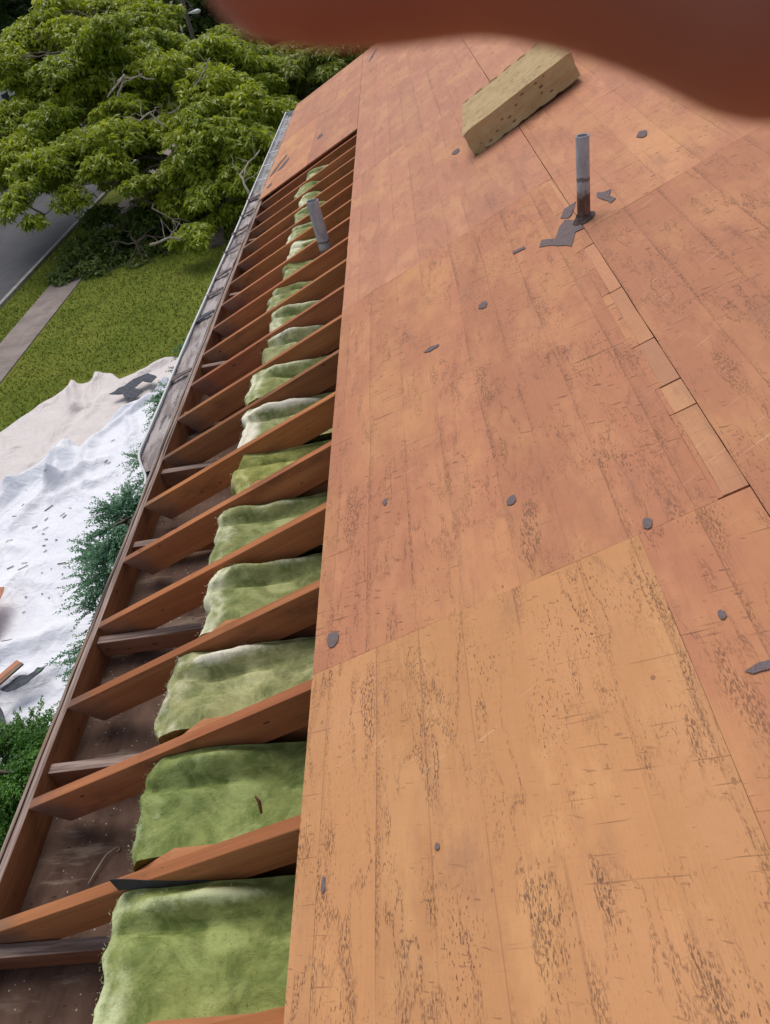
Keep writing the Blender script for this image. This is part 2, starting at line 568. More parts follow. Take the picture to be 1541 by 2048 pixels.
# ------------------------------------------------------------------ mesh helper
class MB:
    def __init__(self):
        self.v, self.f, self.uv = [], [], []
        self.cols = {}

    def quad(self, pts, uvs=None):
        i = len(self.v)
        self.v += [tuple(p) for p in pts]
        self.f.append(tuple(range(i, i + len(pts))))
        self.uv.append(uvs or [(0, 0)] * len(pts))

    def beam(self, prof, path, uvs0=0.0, closed=True, cap=True):
        """sweep: prof(k)-> list of points for each station; path = stations (distance along)"""
        n = len(prof[0])
        i0 = len(self.v)
        for ring in prof:
            self.v += [tuple(p) for p in ring]
        cum = [0.0]
        for a in range(n):
            cum.append(cum[-1] + (Vector(prof[0][(a + 1) % n]) - Vector(prof[0][a])).length)
        rngn = range(n if closed else n - 1)
        for s in range(len(prof) - 1):
            for a in rngn:
                b = (a + 1) % n
                self.f.append((i0 + s * n + a, i0 + s * n + b, i0 + (s + 1) * n + b, i0 + (s + 1) * n + a))
                self.uv.append([(uvs0 + path[s], cum[a]), (uvs0 + path[s], cum[a + 1]), (uvs0 + path[s + 1], cum[a + 1]), (uvs0 + path[s + 1], cum[a])])
        if cap and closed:
            for base, rev in ((i0, True), (i0 + (len(prof) - 1) * n, False)):
                idx = [base + a for a in range(n)]
                if rev:
                    idx.reverse()
                self.f.append(tuple(idx))
                self.uv.append([(uvs0 + .01, cum[a % n] * .3) for a in range(n)])

    def tube(self, pts, rad, n=8, cap=True):
        pts = [Vector(p) for p in pts]
        prof, path, d = [], [], 0
        ref = Vector((0, 0, 1))
        for i, p in enumerate(pts):
            t = (pts[min(i + 1, len(pts) - 1)] - pts[max(i - 1, 0)]).normalized()
            if abs(t.dot(ref)) > .95:
                ref = Vector((1, 0, 0)) if abs(t.x) < .9 else Vector((0, 1, 0))
            a = t.cross(ref).normalized()
            b = t.cross(a).normalized()
            if i:
                d += (p - pts[i - 1]).length
            path.append(d)
            r = rad[i] if isinstance(rad, (list, tuple)) else rad
            prof.append([p + a * (math.cos(q * 2 * math.pi / n) * r) + b * (math.sin(q * 2 * math.pi / n) * r) for q in range(n)])
        self.beam(prof, path, cap=cap)

    def build(self, name, mat, parent=None, smooth=False, loc=None, bevel=0):
        me = bpy.data.meshes.new(name)
        if loc is None:
            loc = Vector(np.mean(np.array(self.v), axis=0)) if parent is None else Vector((0, 0, 0))
        loc = Vector(loc)
        vv = np.array(self.v, dtype=float) - np.array(loc)
        me.from_pydata(vv.tolist(), [], self.f)
        ul = me.uv_layers.new(name='UVMap')
        flat = [c for f in self.uv for p in f for c in p]
        ul.data.foreach_set('uv', flat)
        mats = mat if isinstance(mat, list) else [mat]
        for m in mats:
            me.materials.append(m)
        if smooth:
            me.polygons.foreach_set('use_smooth', [True] * len(me.polygons))
        me.update()
        o = bpy.data.objects.new(name, me)
        COL.objects.link(o)
        o.location = loc
        if parent is not None:
            o.parent = parent
        if bevel:
            b = o.modifiers.new('bevel', 'BEVEL')
            b.width = bevel
            b.segments = 2
            b.limit_method = 'ANGLE'
        return o


def tag(o, label=None, cat=None, group=None, kind=None):
    for k_, v_ in (('label', label), ('category', cat), ('group', group), ('kind', kind)):
        if v_:
            o[k_] = v_
    return o


def empty(name, loc, **kw):
    o = bpy.data.objects.new(name, None)
    o.empty_display_size = .2
    COL.objects.link(o)
    o.location = loc
    return tag(o, **kw)


def fast_mesh(name, verts, faces4, tint, mat, parent=None, loc=(0, 0, 0), smooth=False):
    """numpy quads with a per-vertex tint colour"""
    me = bpy.data.meshes.new(name)
    nv, nf = len(verts), len(faces4)
    k = faces4.shape[1]
    me.vertices.add(nv)
    me.vertices.foreach_set('co', (np.asarray(verts, dtype=np.float32) - np.array(loc, dtype=np.float32)).ravel())
    me.loops.add(nf * k)
    me.loops.foreach_set('vertex_index', faces4.astype(np.int32).ravel())
    me.polygons.add(nf)
    me.polygons.foreach_set('loop_start', np.arange(0, nf * k, k, dtype=np.int32))
    me.polygons.foreach_set('loop_total', np.full(nf, k, dtype=np.int32))
    if smooth:
        me.polygons.foreach_set('use_smooth', np.ones(nf, dtype=bool))
    me.update(calc_edges=True)
    if tint is not None:
        a = me.color_attributes.new('tint', 'FLOAT_COLOR', 'POINT')
        cc = np.ones((nv, 4), dtype=np.float32)
        cc[:, :3] = tint
        a.data.foreach_set('color', cc.ravel())
    me.materials.append(mat)
    o = bpy.data.objects.new(name, me)
    COL.objects.link(o)
    o.location = loc
    if parent:
        o.parent = parent
    return o


def nz(x, y, z=0.0):
    return mnoise.noise(Vector((x, y, z)))


# ------------------------------------------------------------------ setting: ground, road
def sheet(name, x0, x1, y0, y1, z, mat, nx=1, ny=1):
    m = MB()
    for i in range(nx):
        for j in range(ny):
            a, b = x0 + (x1 - x0) * i / nx, x0 + (x1 - x0) * (i + 1) / nx
            c, d = y0 + (y1 - y0) * j / ny, y0 + (y1 - y0) * (j + 1) / ny
            m.quad([(a, c, z), (b, c, z), (b, d, z), (a, d, z)])
    return tag(m.build(name, mat), kind='structure')


def slab(name, x0, x1, y0, y1, z0, z1, mat, bevel=.01):
    m = MB()
    m.beam([[(x0, y, z0), (x1, y, z0), (x1, y, z1), (x0, y, z1)] for y in (y0, y1)], [0, y1 - y0])
    return m.build(name, mat, bevel=bevel)


sheet('ground', -160, 160, -60, 260, 0.0, M['grass'])
sheet('road', -22.4, -14.05, -60, 260, 0.004, M['asphalt'])
tag(slab('kerb', -14.05, -13.90, -60, 200, -.05, .10, M['kerb']), kind='structure')
tag(slab('sidewalk', -12.62, -11.49, -60, 200, -.05, .035, M['walk']), kind='structure')
tag(slab('far_kerb', -22.55, -22.4, -60, 200, -.05, .10, M['kerb']), kind='structure')

# lawn blades where the photo looks closely at the grass
NB = 42000
gx = rng.uniform(-11.4, -3.2, NB)
gy = rng.uniform(11.5, 27, NB)
sel = rng.random(NB) < .16
gx[sel] = rng.uniform(-13.85, -12.65, sel.sum())
gy[sel] = rng.uniform(18, 30, sel.sum())
keep = gy > np.interp(gx, [-12.2, -11.2, -10.35, -9.75, -9.16, -8.7, -8.2, -7.88, -7.3, -6.66, -6.2], [12.2, 13.2, 14.08, 14.9, 16.0, 16.0, 16.1, 15.9, 16.1, 16.35, 16.3]) + .05
gx, gy = gx[keep], gy[keep]
NB = len(gx)
gh = rng.uniform(.03, .075, NB)
an = rng.uniform(0, 2 * np.pi, NB)
wd = rng.uniform(.010, .022, NB)
lean = rng.normal(0, .05, (NB, 2))
vv = np.zeros((NB, 3, 3))
vv[:, 0] = np.stack([gx - np.cos(an) * wd, gy - np.sin(an) * wd, np.zeros(NB)], 1)
vv[:, 1] = np.stack([gx + np.cos(an) * wd, gy + np.sin(an) * wd, np.zeros(NB)], 1)
vv[:, 2] = np.stack([gx + lean[:, 0], gy + lean[:, 1], gh], 1)
cl = np.array([.175, .225, .034])[None] * rng.uniform(.8, 1.25, (NB, 1)) + rng.uniform(0, .05, (NB, 1)) * np.array([1, .6, .1])
tag(fast_mesh('grass', vv.reshape(-1, 3), np.arange(NB * 3).reshape(-1, 3), np.repeat(cl, 3, 0), M['blade']),
    'short green lawn grass blades on the front yard and the verge', 'grass', kind='stuff')

# ------------------------------------------------------------------ the house
house = empty('house', (3.0, 5.0, 0.0), label='house stripped to bare orange plywood, one strip of rafters open along its eave', cat='house')
HL = house.location.copy()


def hb(m, name, mat, **kw):
    """build as a part of the house, mesh in house coordinates"""
    m.v = [tuple(Vector(p) - HL) for p in m.v]
    return m.build(name, mat, house, **kw)


U0, U1 = -2.6, 12.70                        # roof ends
RIDGE_V = 2.75
RX, RZ = R(0, RIDGE_V).x, R(0, RIDGE_V).z
PT = 0.0127


def panel(u0, u1, v0, v1, mat, tint=(1, 1, 1), w0=0.0, gv=None, gap=.0012, jit=.0012, name='plywood_panel'):
    """one plywood sheet lying on the rafters; lightly uneven cut edges"""
    m = MB()
    gv = gap if gv is None else gv
    u0 += gap; u1 -= gap; v0 += gv; v1 -= gv
    nu, nv = max(2, int((u1 - u0) / .06)), max(2, int((v1 - v0) / .06))
    us = np.linspace(u0, u1, nu + 1)
    vs = np.linspace(v0, v1, nv + 1)
    sd = random.uniform(0, 50)

    def pt(i, j):
        a, b = us[i], vs[j]
        if j in (0, nv):
            b += jit * nz(a * 9, sd, j) + (jit * .8 * nz(a * 45, sd, j))
        if i in (0, nu):
            a += jit * nz(b * 9, sd, i + .5)
        w = w0 + PT + .0011 * nz(a * 2.1, b * 2.1, sd) + .0006 * nz(a * 7, b * 7, sd)
        return a, b, w
    idx = {}
    for i in range(nu + 1):
        for j in range(nv + 1):
            a, b, w = pt(i, j)
            idx[i, j] = len(m.v)
            m.v.append(tuple(R(a, b, w)))
    for i in range(nu):
        for j in range(nv):
            m.f.append((idx[i, j], idx[i, j + 1], idx[i + 1, j + 1], idx[i + 1, j])[::-1])
            m.uv.append([(us[q], vs[r]) for q, r in ((i, j), (i, j + 1), (i + 1, j + 1), (i + 1, j))][::-1])
    border = [(i, 0) for i in range(nu)] + [(nu, j) for j in range(nv)] + [(i, nv) for i in range(nu, 0, -1)] + [(0, j) for j in range(nv, 0, -1)]
    low = {}
    for q in border:
        a, b, w = pt(*q)
        low[q] = len(m.v)
        m.v.append(tuple(R(a, b, w0 + .0005)))
    for q, r in zip(border, border[1:] + border[:1]):
        m.f.append((idx[q], low[q], low[r], idx[r]))
        m.uv.append([(us[q[0]], vs[q[1]])] * 2 + [(us[r[0]], vs[r[1]])] * 2)
    m.f.append(tuple(low[q] for q in border)[::-1])
    m.uv.append([(0, 0)] * len(border))
    o = hb(m, name, mat)
    o.color = (*tint, 1)
    return o


L, Rd, Fa = M['ply_light'], M['ply_red'], M['ply_far']
V1, V2, V3 = -1.092, .153, 1.375
p0 = panel(-1.14, 1.305, V1, -.113, L, gap=.0004, jit=.0006)
tag(p0, label='paler yellow plywood sheet with dense dark tick marks')
panel(-2.6, -1.14, V1, -.113, Rd)
panel(-1.14, 1.305, -.113, V2, Rd, (.97, .93, .92), gap=.0004, jit=.0006)
panel(-2.6, -1.14, -.113, V2, Rd)
panel(1.305, 3.74, V1, .081, Rd, (1.0, .97, .95), gap=.0006)
panel(3.74, 6.18, V1, V2, Fa, (1.0, 1.0, 1.0))
panel(6.18, 8.62, V1, V2, Fa, (.97, .97, 1.0))
panel(8.62, 11.06, V1, V2, Fa, (.99, .97, .97))
panel(11.06, U1, V1, V2, Fa, (.95, .95, .97))
g2 = V2 + .0008
for a, b, t in ((-2.6, .56, (.98, .95, .93)), (.56, 3.0, (.98, .96, .95)), (3.0, 5.44, (1.02, 1.0, .95)), (5.44, 7.88, (.97, .97, .97)), (7.88, 10.32, (.98, .95, .97)), (10.32, U1, (.95, .95, .97))):
    panel(a, b, g2, V3, Rd if b < 4 else Fa, t)
for a, b, t in ((-2.6, 1.8, (1, .97, .95)), (1.8, 4.24, (.98, .96, .95)), (4.24, 6.68, (1, 1, .97)), (6.68, 9.1, (.97, .97, .97)), (9.1, U1, (.98, .95, .97))):
    panel(a, b, V3, RIDGE_V, Rd if b < 4 else Fa, t)
# far end of the eave row, still sheathed
OPEN_U = 7.965
panel(OPEN_U, 10.30, EAVE_V - .03, -1.72, Fa, (1.03, 1.03, .92))
panel(OPEN_U, 10.30, -1.72, V1 - .002, Fa, (.93, .90, .93))
panel(10.30, U1, EAVE_V - .03, V1 - .002, Fa, (.95, .93, .94))
# narrow filler pieces along the row joint
for a, b, c, t in ((1.312, 1.665, .094, (.97, .97, .96)), (1.67, 1.80, .094, (1.05, 1.08, 1.04)), (1.805, 2.05, .100, (.95, .96, 1.0)), (2.056, 2.436, .106, (1.02, 1.02, 1.0)), (2.442, 2.86, .112, (1.06, 1.06, 1.04)), (2.866, 3.30, .128, (1.0, .97, .95)), (3.306, 3.74, .132, (1, .97, .95))):
    panel(a, b, c, V2, M['filler'], t, w0=-.001, gv=.0001, gap=.0005, name='filler_board')
    panel(a - .0015, b + .0015, .0805, c, Rd, (1.0, .97, .95), gv=.0001, gap=.0003, jit=.0002)

# rear slope, ridge and gable
m = MB()
for s in range(2):
    z = -.02 * s
a0, a1 = Vector((RX, U0, RZ + .02)), Vector((RX, U1, RZ + .02))
bx = 2 * RX - EX
m.beam([[(RX + .002, y, RZ + PT), (bx, y, EZ + PT), (bx, y, EZ), (RX + .002, y, RZ)] for y in (U0, U1)], [0, U1 - U0])
hb(m, 'rear_deck', Fa)

# rafters
NR0, NR1 = -8, 18
for n in range(NR0, NR1 + 14):
    uf = .9 + .4064 * n                     # far face
    if uf > U1 - .05:
        break
    m = MB()
    st = np.linspace(EAVE_V, RIDGE_V, 26)
    s1, s2 = random.uniform(0, 90), random.uniform(0, 90)
    prof, path = [], []
    for v in st:
        bow = .004 * nz(v * .9, s1) + .0015 * nz(v * 4, s1)
        wob = .002 * nz(v * 2.3, s2)
        # plumb cut at the tail
        d = .14
        vb = v
        if v < EAVE_V + .01:
            vb = v + d * math.tan(TH)
        prof.append([R(uf - .038 + bow, v, -.001 + wob), R(uf + bow, v, -.001 + wob), R(uf + bow, vb, -d + wob), R(uf - .038 + bow, vb, -d + wob)])
        path.append(v - EAVE_V)
    m.beam(prof, path, uvs0=0.0)
    o = hb(m, 'rafter', M['rafter'], bevel=.003)
    t = random.uniform(.82, 1.15)
    o.color = (t, t * random.uniform(.93, 1.04), t * random.uniform(.9, 1.08), 1)
    if n == 6:
        o.color = (.62, .66, .70, 1)
    if n == 2:
        o.color = (.82, .82, .85, 1)

# ceiling joists standing beside the rafters on the wall plate
XW = -1.12
CZ = 7.5 - 2.25                             # ceiling / soffit level
for n in range(-4, 18):
    a = .9 + .4064 * n + .003
    if n in (3, 5, 8, 12):
        continue
    x0 = XW + random.uniform(-.01, .06)
    top = CAMH - 1.815 + random.uniform(-.012, .012)
    prof = []
    for q in (a, a + .034):
        r = [(x0, q, CZ + .085)]
        r += [(x0, q, roofz(x0) - .065)]
        xk = EX + (top - EZ + .012) / math.tan(TH)
        r += [(xk, q, top), (2.0, q, top), (2.0, q, CZ + .085)]
        prof.append(r)
    m = MB()
    m.beam(prof, [0, .034])
    # grain along the joist: use the world X as the first UV axis
    m.uv = [[(m.v[i][0] + 1.6, m.v[i][2] + m.v[i][1]) for i in f] for f in m.f]
    o = hb(m, 'ceiling_joist', M['joist'], bevel=.002)

# wall plate, ceiling, soffit, lookouts
m = MB()
m.beam([[(XW - .03, y, CZ + .005), (XW + .10, y, CZ + .005), (XW + .10, y, CZ + .083), (XW - .03, y, CZ + .083)] for y in (U0 + .2, U1 - .2)], [0, 15])
hb(m, 'wall_plate', M['joist'])
m = MB()
m.beam([[(XW + .1, y, CZ - .02), (5.0, y, CZ - .02), (5.0, y, CZ + .004), (XW + .1, y, CZ + .004)] for y in (U0 + .2, U1 - .2)], [0, 15])
hb(m, 'ceiling', M['soffit'])
m = MB()
nsx, nsy = 10, 150
ii = {}
for i in range(nsx + 1):
    for j in range(nsy + 1):
        x = EX + .0 + (XW - .032 - EX) * i / nsx
        y = U0 + .05 + (U1 - .1 - U0) * j / nsy
        ii[i, j] = len(m.v)
        m.v.append((x, y, CZ + .008 * nz(x * 6, y * 6) + .004 * nz(x * 17, y * 17)))
for i in range(nsx):
    for j in range(nsy):
        m.f.append((ii[i, j], ii[i + 1, j], ii[i + 1, j + 1], ii[i, j + 1]))
        m.uv.append([(0, 0)] * 4)
bb = len(m.v)
m.v += [(EX, U0 + .05, CZ - .02), (XW - .032, U0 + .05, CZ - .02), (XW - .032, U1 - .05, CZ - .02), (EX, U1 - .05, CZ - .02)]
m.f.append((bb, bb + 3, bb + 2, bb + 1))
m.uv.append([(0, 0)] * 4)
hb(m, 'soffit_board', M['soffit'], smooth=True)
for k_ in range(-4, 20):
    u = .84 + .6 * k_
    if u > U1 - .3:
        break
    m = MB()
    s1 = random.uniform(0, 40)
    xs = np.linspace(EX, XW - .05, 6)
    zt = CAMH - 2.135 + random.uniform(-.01, .01)
    sk = random.uniform(-.012, .012)
    prof = [[(x, u - .02 + sk * (x - EX), zt), (x, u + .02 + sk * (x - EX), zt), (x, u + .02 + sk * (x - EX), zt - .09), (x, u - .02 + sk * (x - EX), zt - .09)] for x in xs]
    m.beam(prof, [x - EX + .3 for x in xs])
    hb(m, 'lookout', M['lookout'], bevel=.003)


def rail(name, x0, x1, zt0, zt1, zb, mat, ya, yb, jit=.003):
    m = MB()
    ys = np.arange(ya, yb + .001, .12)
    s = random.uniform(0, 60)
    prof = []
    for y in ys:
        j = jit * (nz(y * 3, s) + .6 * nz(y * 11, s))
        jx = jit * .6 * nz(y * 5, s + 9)
        prof.append([(x0 + jx, y, zb), (x1 + jx, y, zb), (x1 + jx, y, zt1 + j), (x0 + jx, y, zt0 + j)])
    m.beam(prof, list(ys))
    return hb(m, name, mat, bevel=.003)


rail('sub_fascia', EX - .040, EX - .002, EZ - .022, EZ - .006, EZ - .165, M['subfascia'], U0, OPEN_U + 4.6)
rail('fascia_board', EX - .064, EX - .045, EZ - .028, EZ - .020, EZ - .185, M['fascia'], U0, OPEN_U + 4.6, .005)

# gutter: trough with a white lip, bent down at its broken near end
GX = EX - .066
GY0, GY1 = 3.14, 12.50


def gprof(y):
    t = min(1.0, max(0.0, (y - GY0) / .36))
    t = t * t * (3 - 2 * t)
    wob = .012 * nz(y * .7, 3.3) if y < 9 else 0
    wd_ = .010 + (.122 + wob) * (t if y < 4.0 else 1)
    dz = .012 * nz(y * .5, 8) if y < 8 else 0
    return wd_, EZ - .030 + dz * t


gy_ = np.concatenate([np.linspace(GY0, 4.0, 20), np.linspace(4.15, GY1, 60)])
m = MB()
prof = []
for y in gy_:
    wd_, z = gprof(y)
    prof.append([(GX - .001, y, z), (GX - .001, y, z - .10), (GX - wd_ * .6, y, z - .105), (GX - wd_ * .8, y, z - .06), (GX - wd_, y, z - .035), (GX - wd_, y, z)])
m.beam(prof, list(gy_), closed=False)
o = hb(m, 'gutter', M['gutter'])
sm = o.modifiers.new('solid', 'SOLIDIFY')
sm.thickness = .0015
gut = o
m = MB()
prof = []
for y in gy_:
    wd_, z = gprof(y)
    prof.append([(GX - wd_ - .004, y, z - .010), (GX - wd_ + .010, y, z - .010), (GX - wd_ + .010, y, z + .003), (GX - wd_ - .004, y, z + .003)])
m.beam(prof, list(gy_))
m.v = [tuple(Vector(p) - HL) for p in m.v]
lip = m.build('gutter_lip', M['gutter'], gut, bevel=.002)
for y in np.arange(8.9, 12.5, .61):
    m = MB()
    wd_, z = gprof(y)
    m.beam([[(x, y - .012, z - .006), (x, y + .012, z - .006), (x, y + .012, z - .001), (x, y - .012, z - .001)] for x in (GX - wd_ + .012, GX)], [0, .14])
    m.v = [tuple(Vector(p) - HL) for p in m.v]
    m.build('gutter_hanger', M['gutter'], gut)
m = MB()
wd_, z = gprof(GY1)
m.beam([[(GX - wd_, y, z - .004), (GX - .002, y, z - .004), (GX - .002, y, z - .10), (GX - wd_ * .6, y, z - .10)] for y in (GY1, GY1 + .004)], [0, .004])
m.v = [tuple(Vector(p) - HL) for p in m.v]
m.build('gutter_end_cap', M['gutter'], gut)
# debris bed in the gutter
m = MB()
ys = np.arange(3.3, 12.45, .04)
prof = []
for y in ys:
    wd_, z = gprof(y)
    lev_ = z - (.014 if y < 8.6 else .055) + .010 * nz(y * 4, 1) + .006 * nz(y * 15, 1)
    prof.append([(GX - .002 - (wd_ - .012) * q, y, lev_ + .009 * nz(y * 9, q * 6) - .010 * q) for q in (0, .2, .4, .6, .8, 1)])
m.beam(prof, list(ys), closed=False)
m.v = [tuple(Vector(p) - HL) for p in m.v]
o = m.build('gutter_debris', M['debris'], gut, smooth=True)

# walls and gable
m = MB()
xa, xb, ya, yb = XW - .02, 2 * RX - XW + .02, U0 + .3, U1 - .3
for (p, q) in (((xa, ya), (xb, ya)), ((xb, ya), (xb, yb)), ((xb, yb), (xa, yb)), ((xa, yb), (xa, ya))):
    nrow = 26
    for r in range(nrow):
        z0, z1 = (CZ - .03) * r / nrow, (CZ - .03) * (r + 1) / nrow
        d = Vector((q[1] - p[1], p[0] - q[0], 0)).normalized() * -.015
        d = Vector((-(q[1] - p[1]), (q[0] - p[0]), 0)).normalized() * -.015
        m.quad([(p[0] + d.x, p[1] + d.y, z0), (q[0] + d.x, q[1] + d.y, z0), (q[0], q[1], z1), (p[0], p[1], z1)])
        m.quad([(p[0], p[1], z1), (q[0], q[1], z1), (q[0] + d.x, q[1] + d.y, z1), (p[0] + d.x, p[1] + d.y, z1)])
for y in (ya, yb):
    m.quad([(xa, y, CZ - .03), (xb, y, CZ - .03), (RX, y, RZ - .2)])
hb(m, 'wall', M['siding'])
for wy in (1.5, 5.0, 9.0):
    m = MB()
    m.beam([[(XW - .05, y, 3.2), (XW - .036, y, 3.2), (XW - .036, y, 4.6), (XW - .05, y, 4.6)] for y in (wy, wy + 1.0)], [0, 1])
    w_ = hb(m, 'window', M['dark_glass'])
    m = MB()
    for y0, y1, z0, z1 in ((wy - .08, wy + 1.08, 3.1, 3.2), (wy - .08, wy + 1.08, 4.6, 4.7), (wy - .08, wy, 3.2, 4.6), (wy + 1.0, wy + 1.08, 3.2, 4.6)):
        m.beam([[(XW - .07, y, z0), (XW - .036, y, z0), (XW - .036, y, z1), (XW - .07, y, z1)] for y in (y0, y1)], [0, 1])
    m.v = [tuple(Vector(p) - HL) for p in m.v]
    m.build('window_frame', M['trim'], w_)
# barge board under the far rake
m = MB()
m.beam([[R(q, EAVE_V, -.002), R(q, RIDGE_V, -.002), R(q, RIDGE_V, -.14), R(q, EAVE_V + .05, -.14)] for q in (U1 - .03, U1 - .008)], [0, .02])
hb(m, 'rake_board', M['fascia'])


# vent pipes
def pipe(base, hgt, r, label, depth=.06, lean=(0, 0)):
    m = MB()
    base = Vector(base)
    n = 24
    prof, path = [], []
    lean = Vector((lean[0], lean[1], 0))
    for t, rr in ((-depth, r), (0, r), (.03, r), (hgt * .4, r), (hgt - .004, r), (hgt, r - .001), (hgt, r - .005), (hgt - .10, r - .006)):
        c = base + Vector((0, 0, t)) + lean * t
        prof.append([c + Vector((math.cos(a * 2 * math.pi / n) * rr, math.sin(a * 2 * math.pi / n) * rr, 0)) for a in range(n)])
        path.append(t)
    m.beam(prof, path, cap=False)
    m.v = [tuple(Vector(p) - base) for p in m.v]
    o = m.build('vent_pipe', M['pipe'], house, smooth=True, loc=(0, 0, 0))
    o.location = base - HL
    o['label'] = label
    md = o.modifiers.new('edge', 'EDGE_SPLIT')
    md.split_angle = math.radians(40)
    return o


pipe(R(3.115, .172, .012), .325, .0265, 'grey metal vent pipe with a rusty foot standing through the plywood deck', .25)
pipe((-.722, 5.165, 7.5 - 1.88), .445, .043, 'wider grey vent pipe rising between the open rafters', .35, (-.03, .0))

# ------------------------------------------------------------------ insulation batts
BL = {
    -3: 'green insulation batt cut by the bottom edge of the photo',
    -2: 'green insulation batt partly hidden at the very bottom, before the nearest whole batt',
    -1: 'nearest whole green insulation batt, with a black paper flap and a white rolled upper edge',
    0: 'dark green insulation batt second from the bottom, with a grey tuft on its upper corner',
    1: 'pale greyish green batt with a curled ridge, third from the bottom',
    2: 'green batt with a yellow folded corner, fourth from the bottom',
    3: 'green crumpled batt, fifth from the bottom, level with the plywood joint',
    4: 'yellow green batt with a white front edge, sixth from the bottom',
    5: 'green batt with a white puffed corner beside the grey stained rafter',
    6: 'rounded pale green batt just past the dark grey rafter',
    7: 'small batt with a white torn tuft, eighth from the bottom',
    8: 'green batt, second bay on the near side of the vent pipe bay',
    9: 'yellow green batt in the bay just in front of the vent pipe',
    10: 'batt at the foot of the vent pipe between the rafters',
    11: 'batt in the bay directly behind the vent pipe',
    12: 'grey green batt second behind the vent pipe',
    13: 'small pale batt third behind the vent pipe',
    14: 'batt with a bright white tuft, fourth behind the vent pipe',
    15: 'thin green sliver of batt, third from the far end of the opening',
    16: 'pale tuft of batt, next to last bay at the far end of the opening',
}
FX = {-1: -1.10, 0: -1.12, 1: -1.14, 2: -1.06, 3: -1.10, 4: -1.07, 5: -1.10, 6: -1.12, 7: -1.08}
RO = {-1: .050, 0: .034, 1: .052, 2: .05, 3: .035, 4: .012, 5: .05, 6: .042, 7: .045}
TI = {1: (1.25, 1.18, 1.35), 0: (.85, .95, .8), -1: (.92, 1.0, .8), 5: (1.1, 1.05, 1.2), 6: (1.1, 1.1, 1.1), 7: (1.2, 1.15, 1.4), 4: (1.1, 1.05, .8)}
NA, NP = 30, 46
for n in range(-3, 17):
    a = .9 + .4064 * n + .004
    b = .862 + .4064 * (n + 1) - .004
    has_joist = n not in (3, 5, 8, 12)
    if has_joist:
        a += .036
    if n == 16:
        b = .862 + .4064 * 17 - .004
    sd = n * 7.3
    fx = FX.get(n, -1.10 + random.uniform(-.05, .03))
    roll = RO.get(n, random.uniform(.0, .04))
    ztop = CAMH - 1.872 + random.uniform(-.012, .012)
    zbot = CZ + .09
    pamp = random.uniform(.40, .90)
    m = MB()
    pale = []
    idx = {}
    for i in range(NA + 1):
        q = i / NA
        u = a + (b - a) * q
        e = fx + .035 * nz(u * 9, sd) + .012 * nz(u * 24, sd) - .03 * math.sin(q * 3.1) * (.5 + .5 * nz(sd, 1))
        for j in range(NP + 1):
            s = j / NP
            if s < .22:                      # the rounded front face
                t = s / .22 * math.pi / 2
                bul = .07
                x = e + bul * (1 - math.sin(t)) * .25 + bul * .9 * (1 - math.cos(t)) ** 1.5
                z = zbot - .02 + (ztop - zbot + .02) * math.sin(t) ** .8
                pl = .95 * math.exp(-((s - .17) / .075) ** 2)
            else:
                x = e + .063 + (s - .22) / .78 * (-.05 - e)
                z = ztop
                pl = .95 * math.exp(-((s - .22) / .045) ** 2)
            if s >= .15:
                fall = min(1, (s - .15) / .12)
                z += .030 * nz(x * 4, u * 5, sd) * fall + .008 * nz(x * 12, u * 11, sd) + .0025 * nz(x * 38, u * 38, sd)
                # crumple folds running up the bay
                z -= .016 * abs(nz(x * 3.0 + 4, u * 16, sd + 3)) * fall
            x += .006 * nz(u * 22, z * 22, sd) + .004 * nz(u * 60, z * 60, sd)
            # edge curled up against the far rafter, with a crease below it
            if roll > 0:
                c0 = b - .045 - .012 * nz(x * 7, sd)
                r_ = math.exp(-((u - c0) / .023) ** 2)
                taper = max(0.0, 1 - max(0, (x - e - .30)) / .22)
                z += roll * r_ * taper * (1 if s > .1 else s / .1)
                cr = math.exp(-((u - (c0 - .055)) / .016) ** 2)
                z -= .030 * cr * taper * min(1, max(0, (s - .12) / .1))
                pl = max(pl, (1.25 if n in (-1, 1, 5, 7) else .8) * r_ * taper * min(1, s / .15))
            z = min(z, roofz(x) - .012)
            idx[i, j] = len(m.v)
            m.v.append((x, u, z))
            pale.append(pl * pamp * (.65 + .9 * max(0, .5 + nz(u * 5, x * 5, sd + 2))) + .10)
    for i in range(NA):
        for j in range(NP):
            m.f.append((idx[i, j], idx[i, j + 1], idx[i + 1, j + 1], idx[i + 1, j])[::-1])
            m.uv.append([(0, 0)] * 4)
    # loose fibres standing off the surface
    if n <= 9:
        nfib = 1100 if n < 3 else 450
        for q in range(nfib):
            i = random.randint(0, NA)
            j = min(NP, int(abs(random.gauss(.12, .22)) * NP)) if q % 3 else random.randint(4, NP)
            p = Vector(m.v[idx[i, j]]) + Vector((random.uniform(-.012, .012), random.uniform(-.010, .010), .001))
            if p.y > b - .002 or p.y < a + .002:
                continue
            d = Vector((random.gauss(-.2, 1), random.gauss(0, 1), random.uniform(-.25, .55))).normalized()
            ln = random.uniform(.004, .0105)
            sd2 = d.cross(Vector((random.gauss(0, 1), random.gauss(0, 1), 1))).normalized() * random.uniform(.0003, .0007)
            mid = p + d * ln * .55 + Vector((random.gauss(0, .003), random.gauss(0, .003), random.gauss(.001, .002)))
            b0_ = len(m.v)
            m.v += [tuple(p - sd2), tuple(p + sd2), tuple(mid + sd2 * .8), tuple(mid - sd2 * .8), tuple(p + d * ln)]
            pv = pale[idx[i, j]] + random.uniform(0, .45)
            pale += [pv] * 5
            m.f.append((b0_, b0_ + 1, b0_ + 2, b0_ + 3)); m.uv.append([(0, 0)] * 4)
            m.f.append((b0_ + 3, b0_ + 2, b0_ + 4)); m.uv.append([(0, 0)] * 3)
